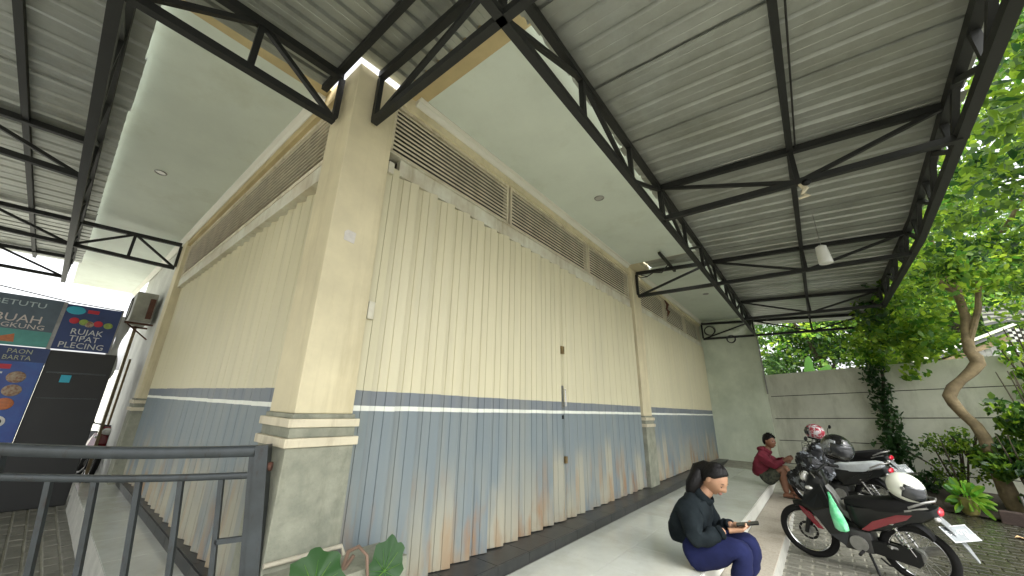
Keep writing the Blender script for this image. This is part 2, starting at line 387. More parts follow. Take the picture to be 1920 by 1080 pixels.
def B(a, b): return MB().box(a, b)
def text(name, s, size, mt, parent, loc, rot, ext=.002, align='LEFT', sx=1.0, local=False):
    cu = bpy.data.curves.new(name, 'FONT'); cu.body = s; cu.size = size; cu.extrude = ext; cu.align_x = align
    cu.resolution_u = 2
    t = bpy.data.objects.new(name, cu); COL.objects.link(t)
    dg = bpy.context.evaluated_depsgraph_get(); me = bpy.data.meshes.new_from_object(t.evaluated_get(dg))
    bpy.data.objects.remove(t); me.materials.clear(); me.materials.append(mt)
    o = bpy.data.objects.new(name, me); COL.objects.link(o); o.parent = parent
    o.location = Vector(loc) - (Vector((0, 0, 0)) if local else wl(parent)); o.rotation_euler = rot; o.scale = (sx, 1, 1)
    return o
FV = {}
def inview(p, marg=.04):
    d = Vector(p) - CAMP; z = d.dot(CF)
    if z < .1: return False
    u = (921.27 + 686.4 * d.dot(CR) / z) / 1920; v = (533.29 - 686.4 * d.dot(CU) / z) / 1080
    return -marg < u < 1 + marg and -marg < v < 1 + marg
rnd = random.Random(7)
# ================================================================== SETTING
def gz(x, y): return 0.08 * max(0., y - 6.0) if y > 6 else 0.
ZF = .308
# base ground under the paving, following the rise to the back wall, out to the horizon
vs = [(-250, -250, -.008), (250, -250, -.008), (250, 6, -.008), (-250, 6, -.008), (250, 11, .392), (-250, 11, .392), (250, 300, .392), (-250, 300, .392)]
MB().add(vs, [(0, 1, 2, 3), (3, 2, 4, 5), (5, 4, 6, 7)]).build('ground', PAVEJ, kind='structure')
# paving blocks
pav = bpy.data.objects.new('paving', None); COL.objects.link(pav); pav['kind'] = 'structure'
blocks = []
def pave(x0, x1, y0, y1, rot90=False):
    L, W_ = .205, .105; i = 0; y = y0
    while y < y1:
        x = x0 - (i % 2) * L / 2
        while x < x1:
            cx, cy = x + L / 2, y + W_ / 2
            blocks.append((cx, cy)); x += L + .013
        y += W_ + .012; i += 1
pave(1.62, 5.4, 2.2, 10.4); pave(-7.6, -1.2, -3.2, -.36)
me_b = MB().bbox((-.1, -.05, -.03), (.1, .05, .0), .006).mesh('paving_block', PAVE)
blocks = [b for b in blocks if inview((b[0], b[1], gz(*b)), .02)]
blocks.sort(key=lambda b: (Vector((b[0], b[1], 0)) - CAMP).dot(CF))
# keep the ones really exposed first
sl_ = math.atan(.08)
for k, (cx, cy) in enumerate(blocks[:290]):
    o = place(me_b, 'brick', pav, (cx, cy, gz(cx, cy) + rnd.uniform(-.003, .003)), (sl_ if cy > 6 else 0, 0, rnd.uniform(-.008, .008)))
rest = MB()
for cx, cy in blocks[290:]:
    h = .002 * rnd.random()
    z0, z1 = gz(cx, cy - .05), gz(cx, cy + .05)
    rest.add([(cx - .1, cy - .05, z0 + h), (cx + .1, cy - .05, z0 + h), (cx + .1, cy + .05, z1 + h), (cx - .1, cy + .05, z1 + h),
              (cx - .1, cy - .05, z0 - .03), (cx + .1, cy - .05, z0 - .03), (cx + .1, cy + .05, z1 - .03), (cx - .1, cy + .05, z1 - .03)],
             [(0, 1, 2, 3), (0, 4, 5, 1), (1, 5, 6, 2), (2, 6, 7, 3), (3, 7, 4, 0)])
o = rest.build('bricks', PAVE, pav); o['kind'] = 'stuff'
# terrace: slab, tiles, edge riser, lower step
ter = B((-.34, -1.2, -.1), (1.24, 10.86, ZF - .012)).build('terrace', GROUT, kind='structure')
y = -1.2
while y < 10.85:
    y1 = min(y + .6, 10.86)
    for x0, x1 in ((.2, .64), (.643, 1.245)):
        MB().box((x0, y + .0015, ZF - .012), (x1, y1 - .0015, ZF + rnd.uniform(0, .0006))).build('tile', TILE, ter)
    MB().bbox((1.245, y + .001, .16), (1.262, y1 - .001, ZF - .001), .003).build('edge_tile', NOSE, ter)
    y = y1
stp = B((1.2401, -1.2, -.1), (1.59, 10.86, .14)).build('step', GROUT, kind='structure')
y = -1.2
while y < 10.85:
    y1 = min(y + .8, 10.86)
    MB().bbox((1.2625, y + .002, .14), (1.603, y1 - .002, .158), .003).build('slab', TERR, stp)
    MB().box((1.59, y + .002, -.05), (1.601, y1 - .002, .1395)).build('riser_slab', RISER, stp)
    y = y1
side = B((-5.62, -.31, -.1), (-.35, .06, ZF - .01)).build('side_terrace', RISER, kind='structure')
x = -5.62
while x < -.36:
    x1 = min(x + .6, -.35)
    MB().bbox((x + .0015, -.312, ZF - .01), (x1 - .0015, .058, ZF), .002).build('tile', TILE, side)
    x = x1
# ================================================================== BUILDING
bld = thing('shop_building', 'cream shop building with folding shutters in cream over blue and a white painted soffit', 'building')
def column(x0, x1, y0, y1, ztop, ext=(1, 1, 1, 1), zbot=.28):
    e = .03
    c = MB().bbox((x0, y0, 1.42), (x1, y1, ztop), .006).build('column', CREAM, bld)
    def band(z0, z1, g, mt, nm):
        MB().bbox((x0 - g * ext[0], y0 - g * ext[1], z0), (x1 + g * ext[2], y1 + g * ext[3], z1), .004).build(nm, mt, c)
    band(1.395, 1.4195, .012, PED, 'column_lip')
    band(1.35, 1.3945, .034, CREAM2, 'trim_band')
    band(1.297, 1.3495, .018, PED, 'column_neck')
    band(1.25, 1.2965, .038, CREAM2, 'trim_band')
    band(zbot, 1.2495, .02, PED, 'pedestal')
    return c
column(-.354, 0, 0, .345, 3.93)
column(-.3, 0, 5.47, 5.86, 3.97, (0, .4, 1, .4))
column(-5.67, -5.32, 0, .3, 3.98)
SX = -.085
def saw_slat(length, depth, h, mt):
    # one pleat: broad face with two pressed grooves, then a short return
    y = [0, .30, .315, .33, .345, .62, .635, .65, .665, 1.0]; g = [0, 0, -.006, -.006, 0, 0, -.006, -.006, 0, 0]
    P = [(t * length * .93, t * depth + q) for t, q in zip(y, g)] + [(length * .95, depth - .002), (length * .985, .004), (length, 0)]
    m = MB(); n = len(P); th = .0025
    vs = [(x, yy, z) for z in (0, h) for yy, x in P] + [(x - th, yy, z) for z in (0, h) for yy, x in P]
    fs = []
    for i in range(n - 1):
        fs.append((i, i + 1, n + i + 1, n + i)); fs.append((2 * n + i, 3 * n + i, 3 * n + i + 1, 2 * n + i + 1))
        fs.append((i, 2 * n + i, 2 * n + i + 1, i + 1)); fs.append((n + i, n + i + 1, 3 * n + i + 1, 3 * n + i))
    return m.add(vs, fs).mesh('shutter_slat', mt)
def front_shutter(y0, y1, ysplit, pitch, zb, zt, label):
    sh = MB().box((SX - .012, y0, zt), (-.05, y1, zt + .14)).build('folding_shutter', GUIDE, bld); sh['label'] = label
    n1 = max(1, round((ysplit - y0) / pitch)); n2 = round((y1 - ysplit) / pitch)
    for a, b, n in ((y0, ysplit - .02, n1), (ysplit + .03, y1, n2)):
        p = (b - a) / n; me = saw_slat(p, .062, zt - zb - .004, SHUT)
        for i in range(n):
            place(me, 'shutter_slat', sh, (SX + rnd.uniform(-.004, .004), a + i * p, zb + rnd.uniform(-.003, .003)), (0, 0, rnd.uniform(-.006, .006)))
    MB().box((SX, ysplit - .02, zb), (SX + .055, ysplit + .004, zt)).build('lock_stile', SHUT, sh)
    MB().box((SX, ysplit + .007, zb), (SX + .052, ysplit + .029, zt)).build('lock_stile', SHUT, sh)
    return sh
s1 = front_shutter(.475, 5.42, 2.93, .205, .395, 3.22, 'long folding shutter beside the corner column, rusted along its blue foot')
for a, b in ((.35, .408), (.412, .47)):
    MB().box((-.06, a, .38), (-.03, b, 3.24)).build('guide_rail', GUIDE if 0 else SHUT, s1)
s2 = front_shutter(5.98, 10.84, 8.9, .2, .40, 3.26, 'farther folding shutter between the second column and the green end wall')
# curb of black tiles in front
cb = B((-.3, .34, .2), (.178, 10.86, .378)).build('shutter_curb', GROUT, bld)
y = .36
while y < 10.8:
    y1 = min(y + .4, 10.86)
    MB().box((-.2, y + .002, .378), (.176, y1 - .002, .388)).build('tile', BLK, cb)
    MB().box((.178, y + .002, ZF), (.19, y1 - .002, .3865)).build('tile', BLK, cb)
    y = y1
# hardware on the first shutter
hw = MB().bbox((SX + .056, 2.90, 2.10), (SX + .085, 2.955, 2.19), .004).build('shutter_latch', LOCKM, s1)
hd = MB().tube([(SX + .058, 2.915, 1.70), (SX + .10, 2.915, 1.70), (SX + .10, 2.93, 1.52), (SX + .058, 2.93, 1.52)], .009, 8).build('shutter_handle', CHR, s1)
MB().bbox((SX + .056, 2.90, 1.50), (SX + .066, 2.945, 1.74), .002).build('handle_plate', ALU, s1)
pk = MB().bbox((SX + .058, 2.925, .93), (SX + .085, 2.965, 1.0), .005)
pk.ring((SX + .07, 2.945, 1.0), (1, 0, 0), .016, .004, 12, 6, 0, math.pi).build('padlock', LOCKM, s1)
MB().bbox((SX + .056, 2.9, 1.38), (SX + .07, 2.93, 1.42), .003).build('shutter_latch', BLKP, s1)
MB().bbox((-.028, .352, 2.02), (-.004, .398, 2.14), .004).build('guide_hinge', GUIDE, s1)
MB().bbox((-.028, .35, 3.16), (-.0, .40, 3.26), .006).build('guide_hinge', GUIDE, s1)
# louvre bands
def louvre_y(y0, y1, z0, z1, n=11):
    lp = MB(); t = .028
    lp.box((-.10, y0, z0), (-.045, y0 + t, z1)).box((-.10, y1 - t, z0), (-.045, y1, z1)).box((-.10, y0 + t, z1 - t), (-.045, y1 - t, z1)).box((-.10, y0 + t, z0), (-.045, y1 - t, z0 + t))
    p = lp.build('louvre_panel', CREAM2, bld)
    me = MB().add([(-.0, 0, 0), (.0, y1 - y0 - 2 * t, 0), (.042, y1 - y0 - 2 * t, -.03), (.042, 0, -.03), (0, 0, .005), (0, y1 - y0 - 2 * t, .005), (.048, y1 - y0 - 2 * t, -.019), (.048, 0, -.019), (.05, 0, -.041), (.05, y1 - y0 - 2 * t, -.041)],
                  [(0, 1, 2, 3), (4, 7, 6, 5), (8, 9, 6, 7), (3, 2, 9, 8), (0, 4, 5, 1)]).mesh('louvre_slat', LOUV)
    for i in range(n):
        place(me, 'louvre_slat', p, (-.098, y0 + t, z0 + t + .028 + (z1 - z0 - 2 * t - .03) * i / (n - 1)))
    return p
for a, b in ((.36, 1.885), (1.925, 3.80), (3.84, 5.40), (5.92, 7.55), (7.60, 9.2), (9.25, 10.8)):
    louvre_y(a, b, 3.37, 3.86, 11)
MB().box((-.13, .345, 3.86), (-.02, 10.86, 3.985)).build('header_beam', CREAM, bld)
MB().box((-.16, .345, .3), (-.15, 10.86, 3.975)).build('unlit_backing', DARK, bld)  # near-black sheet stands for the unlit interior and blocks light leaks
MB().box((-.12, .346, 3.362), (-.03, 10.86, 3.3695)).build('rail_ledge', GUIDE, bld)
# cornice
MB().prism([(-.02, 3.93), (.0, 3.93), (.022, 3.955), (.026, 3.968), (.055, 3.975), (.055, 3.9865), (-.02, 3.9865)], .53, 5.33).build('cornice', CORN, bld)
MB().prism([(-.02, 3.93), (.0, 3.93), (.022, 3.955), (.026, 3.968), (.055, 3.975), (.055, 3.9865), (-.02, 3.9865)], 6.0, 10.86).build('cornice', CORN, bld)
# soffits
sf1 = B((-.02, .60, 3.987), (1.17, 5.34, 4.09)).build('soffit', SOFF, bld)
sf2 = B((-.02, 5.98, 3.987), (1.17, 10.9, 4.09)).build('soffit', SOFF, bld)
B((-.02, .39, 3.983), (1.15, .60, 4.08)).build('soffit_beam', OCHRE, bld)
B((-.02, 5.34, 3.99), (1.17, 5.36, 4.12)).build('soffit_beam', CREAM2, bld)
B((-.30, 5.362, 3.98), (.19, 5.93, 4.25)).build('beam_stub', CREAM, bld)
B((-11.2, -1.12, 3.987), (-.62, .02, 4.09)).build('soffit', SOFF, bld)
B((-.62, -1.0, 3.985), (-.5, .02, 4.08)).build('soffit_beam', OCHRE, bld)
MB().add([(x, y, z) for x in (-11.2, -.6) for y, z in ((.02, 3.93), (-.0, 3.93), (-.022, 3.955), (-.055, 3.975), (-.055, 3.9865), (.02, 3.9865))],
         [(0, 1, 2, 3, 4, 5), (6, 11, 10, 9, 8, 7)] + [(i, 6 + i, 6 + (i + 1) % 6, (i + 1) % 6) for i in range(6)]).build('cornice', CORN, bld)
def downlight(x, y):
    d = MB().ring((x, y, 3.984), (0, 0, 1), .052, .009, 24, 6).build('downlight', ALU, bld, True)
    MB().cyl((x, y, 3.9855), (0, 0, 1), .046, .004, 20).build('reflector', LENS, d)
downlight(.56, 2.93); downlight(.72, 7.97); downlight(-3.28, -.68)
# side facade (faces -y)
sh = B((-5.32, .05, 3.12), (-.354, .2, 3.26)).build('folding_shutter', GUIDE, bld); sh['label'] = 'folding shutter on the side behind the gate'
xs0, xs1 = -5.30, -.42; n = 25; p = (xs1 - xs0) / n
me = saw_slat(p, .062, 3.14 - .395, SHUT)
for i in range(n):
    # rotate the front pleat so that it faces -y and leans the other way
    place(me, 'shutter_slat', sh, (xs1 - i * p, .16 + rnd.uniform(-.004, .004), .395), (0, 0, R_(90) + rnd.uniform(-.006, .006)), (-1, 1, 1))
MB().box((-.42, .06, .38), (-.358, .12, 3.14)).build('guide_rail', SHUT, sh)
lp = MB(); lp.box((-5.3, .05, 3.27), (-.36, .1, 3.31)).box((-5.3, .05, 3.80), (-.36, .1, 3.84)).box((-5.3, .05, 3.311), (-5.26, .1, 3.7995)).box((-.40, .05, 3.311), (-.36, .1, 3.7995))
lpo = lp.build('louvre_panel', CREAM2, bld)
ml = MB().add([(0, 0, 0), (4.84, 0, 0), (4.84, -.042, -.03), (0, -.042, -.03), (0, 0, .005), (4.84, 0, .005), (4.84, -.045, -.026), (0, -.045, -.026)],
              [(0, 1, 2, 3), (4, 7, 6, 5), (2, 6, 7, 3), (0, 4, 5, 1)]).mesh('louvre_slat', LOUV)
for i in range(11): place(ml, 'louvre_slat', lpo, (-5.25, .098, 3.345 + i * .0445))
B((-5.32, .01, 3.84), (-.36, .13, 3.985)).build('header_beam', OCHRE, bld)
B((-5.32, .22, .3), (-.17, .24, 3.975)).build('unlit_backing', DARK, bld)  # same near-black stand-in for the dark inside of the side bay
B((-5.32, .061, .2), (-.354, .21, .385)).build('shutter_curb', GROUT, bld)
x = -5.3
while x < -.4:
    x1 = min(x + .4, -.356)
    MB().box((x + .002, .05, ZF), (x1 - .002, .0605, .386)).build('curb_tile', BLK, bld)
    MB().box((x + .002, .0605, .3855), (x1 - .002, .2, .3925)).build('curb_tile', BLK, bld)
    x = x1
B((-9.2, .03, -.1), (-5.672, .25, 3.985)).build('side_wall', WHITEW, bld)
B((-7.75, -.0, 0), (-7.68, .029, 2.1)).build('door_frame', BRNP, bld)
# end wall and its post
B((-.3, 10.865, -.05), (1.24, 11.1, 4.2)).build('end_wall', ENDW, bld)
# ------------------------------------------------------------------ canopies
ZL, ZU = 3.475, 3.862
def truss(name, parent, p0, p1, zu0, zu1, nodes, pattern, zl=ZL, cw=.052, ww=.036):
    """p0,p1 plan ends; nodes = fractions for posts; pattern = list of (f0,'u'/'l',f1,'u'/'l')."""
    p0 = Vector(p0); p1 = Vector(p1)
    def P(f, k):
        q = p0.lerp(p1, f); return Vector((q.x, q.y, (zu0 + (zu1 - zu0) * f) if k == 'u' else zl))
    t = MB().bar(P(0, 'u'), P(1, 'u'), cw, cw * 1.1).build(name, STEEL, parent)
    MB().bar(P(0, 'l'), P(1, 'l'), cw, cw).build('chord', STEEL, t)
    off = Vector((0, 0, cw * .5))
    for f in nodes: MB().bar(P(f, 'l') + off, P(f, 'u') - off, ww * 1.05, ww * 1.05, up=(p1 - p0)).build('web_bar', STEEL, t)
    for a, ka, b, kb in pattern:
        A, Bq = P(a, ka), P(b, kb); d = (Bq - A).normalized() * .02
        MB().bar(A + d, Bq - d, ww * .9, ww * .9).build('web_bar', STEEL, t)
    return t
def zsheet(d): return 3.895 - .043 * max(d, -9)      # d = distance outward from the soffit edge
fc = thing('front_canopy', 'long zinc canopy on black lattice trusses over the motorcycles and terrace', 'canopy')
W = 1.25; XO = 3.40
def xr(x): return zsheet(x - 1.2) - .035
# edge truss along y
ys, ye = -1.2, 10.84; L = ye - ys
nodes = []; pat = []
yy = .16; k = 0; seq = [-1.74 + .95 * i for i in range(14)]
ypos = [-1.2, -.79, .16] + [.16 + .945 * i for i in range(1, 12)]
fr = [(q - ys) / L for q in ypos if q <= ye]
for i in range(len(fr)): nodes.append(fr[i])
for i in range(2, len(fr) - 1):
    if i % 2 == 0: pat.append((fr[i], 'l', fr[i + 1], 'u'))
    else: pat.append((fr[i], 'u', fr[i + 1], 'l'))
pat.append((fr[0], 'l', fr[1], 'u')); pat.append((fr[1], 'u', fr[2], 'l'))
truss('edge_truss', fc, (W, ys, 0), (W, ye, 0), xr(W), xr(W), nodes, pat)
# outer edge truss
no = 17; fo = [i / (no - 1) for i in range(no)]
po = []
for i in range(no - 1):
    mid = (fo[i] + fo[i + 1]) / 2
    po += [(fo[i], 'l', mid, 'u'), (mid, 'u', fo[i + 1], 'l')]
def XOy(y): return 3.42 - max(0, 5.2 - y) * .043
fa = [i / 12 for i in range(13)]; pa = []
for i in range(12): mid = (fa[i] + fa[i + 1]) / 2; pa += [(fa[i], 'l', mid, 'u'), (mid, 'u', fa[i + 1], 'l')]
truss('outer_truss', fc, (XOy(-7.0), -7.0, 0), (XOy(5.2), 5.2, 0), xr(XO), xr(XO), fa, pa, zl=3.49, cw=.06, ww=.042)
fb = fa[::2]; pb = []
for i in range(6): mid = (fb[i] + fb[i + 1]) / 2; pb += [(fb[i], 'l', mid, 'u'), (mid, 'u', fb[i + 1], 'l')]
truss('outer_truss', fc, (XOy(5.2), 5.2, 0), (XOy(10.84), 10.84, 0), xr(XO), xr(XO), fb, pb, zl=3.49, cw=.06, ww=.042)
# cross trusses
def cross(y, x0, first):
    XO = XOy(y)
    fm = (2.39 - x0) / (XO - x0); fw = (W - x0) / (XO - x0)
    nd = [0, fm]; pt = []
    if first: pt = [(0, 'l', fw, 'u'), (fw, 'u', fm, 'l'), (fm, 'l', 1, 'u')]
    else: pt = [(0, 'u', fm, 'l'), (fm, 'l', 1, 'u')]
    truss('cross_truss', fc, (x0, y, 0), (XO, y, 0), xr(x0) if first else xr(W), xr(XO), nd, pt)
cross(.16, .03, True); cross(2.95, W, False); cross(5.66, .03, True); cross(8.6, W, False); cross(10.8, .03, True)
MB().bar((2.39, -7.0, xr(2.39) + .012), (2.39, 10.84, xr(2.39) + .012), .045, .045).build('purlin', STEEL, fc)
MB().bar((.65, 4.95, 4.0 - .07), (.62, 5.95, 4.0 - .07), .04, .04).build('purlin', STEEL, fc)
# posts that carry the outer truss
MB().tube([(3.42, 10.84, .3), (3.42, 10.84, 3.47)], .04, 12).build('canopy_post', STEEL, fc)
MB().tube([(XOy(-7), -7.0, -.03), (XOy(-7), -7.0, 3.47)], .04, 12).build('canopy_post', STEEL, fc)
MB().bar((1.262, 10.84, 3.44), (1.262, 10.84, 2.0), .03, .03).build('corner_pole', ALU, fc)
def sheet_y(y0, width, x0, x1):
    # ribs along x, profile across y
    rib = width / 4; P = []
    for i in range(4):
        b = y0 + i * rib
        P += [(b, 0), (b + rib * .36, .0), (b + rib * .38, .002), (b + rib * .40, 0), (b + rib * .70, 0), (b + rib * .76, .027), (b + rib * .92, .027)]
    P.append((y0 + width, 0)); n = len(P); m = MB(); NX = 8
    vs = []
    for k in range(NX + 1):
        x = x0 + (x1 - x0) * k / NX
        z = zsheet(x - 1.2) + .0025 * math.sin(k * 1.7 + y0 * 3)
        vs += [(x, a, z + h) for a, h in P]
    fs = [(k * n + i, k * n + i + 1, (k + 1) * n + i + 1, (k + 1) * n + i) for k in range(NX) for i in range(n - 1)]
    return m.add(vs, fs)
y = -7.4; k = 0  # roof also stretched far out of view to match the lengthened side roof
while y < 10.85:
    wd = .82
    o = sheet_y(y, wd, 1.155 + rnd.uniform(-.02, .03), XOy(y + .4) + .07 + rnd.uniform(-.01, .02)).build('roof_sheet', ZINC, fc)
    o.location.z += .002 * (k % 2); y += wd - .03; k += 1
# sheet patch seen in the slot between the soffits
sheet_y(5.1, .95, .2, 1.15).build('roof_sheet', ZINC, fc).location.z = .16
# side canopy ------------------------------------------------------
sc_ = thing('side_canopy', 'zinc canopy on black lattice trusses beside the gate and stall', 'canopy')  # roof lengthened out of view to darken the left side
def zy(y): return 3.895 - .052 * (-1.15 - y)
def yr(y): return zy(y) - .035
# edge truss along x at y=-1.2
xs, xe = 1.19, -8.4; L = xe - xs
xp = [1.19, .3] + [-.2 - .9 * i for i in range(0, 10)]
fr = [(q - xs) / L for q in xp if q >= xe]; pat = []
for i in range(len(fr) - 1):
    pat.append((fr[i], 'l' if i % 2 == 0 else 'u', fr[i + 1], 'u' if i % 2 == 0 else 'l'))
truss('edge_truss', sc_, (xs, -1.2, 0), (xe, -1.2, 0), yr(-1.2), yr(-1.2), fr, pat, cw=.06)
fo = [i / 10 for i in range(11)]; po = []
for i in range(10):
    mid = (fo[i] + fo[i + 1]) / 2; po += [(fo[i], 'l', mid, 'u'), (mid, 'u', fo[i + 1], 'l')]
truss('outer_truss', sc_, (3.3, -7.0, 0), (-8.4, -7.0, 0), yr(-7.0) - .01, yr(-7.0) - .01, fo, po, zl=3.2)
MB().bar((-8.5, -3.4, yr(-3.4) + .012), (1.2, -3.4, yr(-3.4) + .012), .045, .045).build('purlin', STEEL, sc_)
MB().bar((-8.5, -5.2, yr(-5.2) + .012), (1.2, -5.2, yr(-5.2) + .012), .045, .045).build('purlin', STEEL, sc_)
def crossy(x, y0, first):
    YO = -7.0
    f = lambda y: (y - y0) / (YO - y0)
    fw, fm = f(-1.2), f(-2.1)
    nd = [0, fm]; pt = []
    if first:
        a = f(-.6); nd = [0, a, fw, fm]
        pt = [(0, 'l', a, 'u'), (a, 'u', fw, 'l'), (fw, 'l', fm, 'u'), (fm, 'u', f(-3.4), 'l'), (f(-3.4), 'l', f(-5.2), 'u'), (f(-5.2), 'u', 1, 'l')]
    else: nd = [0, fm]; pt = [(0, 'l', fm, 'u'), (fm, 'u', f(-3.4), 'l'), (f(-3.4), 'l', f(-5.2), 'u'), (f(-5.2), 'u', 1, 'l')]
    truss('cross_truss', sc_, (x, y0, 0), (x, YO, 0), yr(y0) - (.03 if first else 0), yr(YO), nd, pt)
crossy(-.2, -.035, True); crossy(-2.9, -1.2, False); crossy(-5.55, -.03, True); crossy(-8.0, -1.2, False)
MB().bar((-8.5, -1.66, yr(-1.66) + .012), (1.2, -1.66, yr(-1.66) + .012), .045, .045).build('purlin', STEEL, sc_)
MB().bar((-.46, -.06, yr(-.06) + .012), (1.2, -.06, yr(-.06) + .012), .05, .05).build('purlin', STEEL, sc_)
MB().tube([(-8.35, -7.0, -.03), (-8.35, -7.0, 3.3)], .04, 12).build('canopy_post', STEEL, sc_)
def sheet_x(x0, width, y0, y1):
    rib = width / 4; P = []
    for i in range(4):
        b = x0 + i * rib
        P += [(b, 0), (b + rib * .36, .0), (b + rib * .38, .002), (b + rib * .40, 0), (b + rib * .70, 0), (b + rib * .76, .027), (b + rib * .92, .027)]
    P.append((x0 + width, 0)); n = len(P); vs = []; NX = 8
    for k in range(NX + 1):
        y = y0 + (y1 - y0) * k / NX; z = zy(y) + .0025 * math.sin(k * 1.7 + x0 * 3)
        vs += [(a, y, z + h) for a, h in P]
    fs = [(k * n + i, (k + 1) * n + i, (k + 1) * n + i + 1, k * n + i + 1) for k in range(NX) for i in range(n - 1)]
    return MB().add(vs, fs)
sheet_x(.02, .57, .42, -7.3).build('roof_sheet', ZINC, sc_); sheet_x(.585, .57, .42, -7.3).build('roof_sheet', ZINC, sc_).location.z = .002
sheet_x(-.47, .49, -.02, -7.3).build('roof_sheet', ZINC, sc_).location.z = .004
x = -.48; k = 0
while x > -8.2:
    o = sheet_x(x - .8, .83, -1.055 - rnd.uniform(0, .02), -7.3).build('roof_sheet', ZINC, sc_); o.location.z = .002 * (k % 2); x -= .8; k += 1
# ================================================================== BOUNDARY WALL
bw = thing('concrete_wall', 'grey precast panel wall behind the man, motorcycles and climbing vine', 'wall', (1.27, 10.95, 0))
U = Vector((1, -.3, 0)).normalized()
def wp(d, z): return Vector((1.27, 10.93, z + .05 * d)) + U * d
zrow = [-.07, .43, .93, 1.42, 1.94, 2.47]
N = Vector((U.y, -U.x, 0))       # towards the yard
ds = [0, 2.02, 4.04, 6.06, 8.08]
for j in range(len(ds) - 1):
    for i in range(5):
        a, b = ds[j] + (.0 if j == 0 else .06), ds[j + 1] - .06; z0, z1 = zrow[i] + .008, zrow[i + 1] - .008
        k = rnd.uniform(-.006, .006)
        P = [wp(a, z0), wp(b, z0), wp(b, z1), wp(a, z1)]
        m = MB().add([p + N * (.0 + k) for p in P] + [p - N * .05 for p in P], [(0, 1, 2, 3), (7, 6, 5, 4), (0, 4, 5, 1), (1, 5, 6, 2), (2, 6, 7, 3), (3, 7, 4, 0)])
        m.build('wall_panel', WALLC, bw)
    P = [wp(ds[j + 1] - .06, -.05), wp(ds[j + 1] + .06, -.05), wp(ds[j + 1] + .06, 2.5), wp(ds[j + 1] - .06, 2.5)]
    MB().add([p + N * .02 for p in P] + [p - N * .1 for p in P], [(0, 1, 2, 3), (7, 6, 5, 4), (0, 4, 5, 1), (1, 5, 6, 2), (2, 6, 7, 3), (3, 7, 4, 0)]).build('wall_post', WALLC, bw)
MB().box((1.15, 10.95, -.05), (1.34, 11.12, 2.46)).build('wall_post', WALLC, bw)
P = [wp(0, -.05), wp(8, -.05), wp(8, 2.44), wp(0, 2.44)]
MB().add([p - N * .03 for p in P] + [p - N * .045 for p in P], [(0, 1, 2, 3), (7, 6, 5, 4), (0, 4, 5, 1), (1, 5, 6, 2), (2, 6, 7, 3), (3, 7, 4, 0)]).build('wall_core', DARK, bw)
# ================================================================== LEAVES
nr = np.random.default_rng(11)
def leaves(name, mt, clusters, size, parent=None, droop=.5, asp=.55, wloc=None):
    """clusters: (centre, radii, n); folded leaf = 2 quads"""
    C = np.concatenate([np.array(c)[None] + (lambda d, r: d / np.linalg.norm(d, axis=1, keepdims=True) * (nr.random((n, 1)) ** .45) * np.array(r))(nr.normal(size=(n, 3)), r) for c, r, n in clusters])
    n = len(C); t = nr.normal(size=(n, 3)); t[:, 2] -= droop; t /= np.linalg.norm(t, axis=1, keepdims=True)
    u = nr.normal(size=(n, 3)); u[:, 2] += .9
    s = np.cross(t, u); s /= np.linalg.norm(s, axis=1, keepdims=True) + 1e-9; nn = np.cross(s, t)
    L = size * nr.uniform(.45, 1.45, (n, 1)); Wd = L * asp
    off = np.array(wl(parent))
    b = C - t * L * .5; m = C - nn * L * .08; tip = C + t * L * .5
    l1 = C - t * L * .18 - s * Wd * .5 + nn * L * .04; r1 = C - t * L * .18 + s * Wd * .5 + nn * L * .04
    l2 = C + t * L * .18 - s * Wd * .36 + nn * L * .03; r2 = C + t * L * .18 + s * Wd * .36 + nn * L * .03
    V = np.stack([b, m, tip, l1, r1, l2, r2], 1).reshape(-1, 3) - off
    q = np.array([[0, 4, 6, 1], [1, 6, 2, 5], [0, 1, 5, 3]])      # two side quads + one joining quad
    q = np.array([[0, 4, 6, 1], [0, 1, 5, 3], [1, 6, 2, 5]])
    Fc = (q[None] + 7 * np.arange(n)[:, None, None]).reshape(-1, 4)
    me = bpy.data.meshes.new(name); me.vertices.add(len(V)); me.vertices.foreach_set('co', V.ravel().astype('f'))
    me.loops.add(Fc.size); me.loops.foreach_set('vertex_index', Fc.ravel().astype('i'))
    me.polygons.add(len(Fc)); me.polygons.foreach_set('loop_start', (np.arange(len(Fc)) * 4).astype('i'))
    me.update(calc_edges=True); me.materials.append(mt)
    o = bpy.data.objects.new(name, me); COL.objects.link(o); o.parent = parent; WL[o.name] = Vector(off)
    return o
def blob(c, r, k, cr, n, seed):
    q = random.Random(seed); out = []
    for i in range(k):
        d = Vector((q.gauss(0, 1), q.gauss(0, 1), q.gauss(0, 1))).normalized() * (q.random() ** .4)
        s = q.uniform(.6, 1.3)
        out.append(((c[0] + d.x * r[0], c[1] + d.y * r[1], c[2] + d.z * r[2]), (cr * s, cr * s, cr * s * .7), max(4, int(n * s))))
    return out
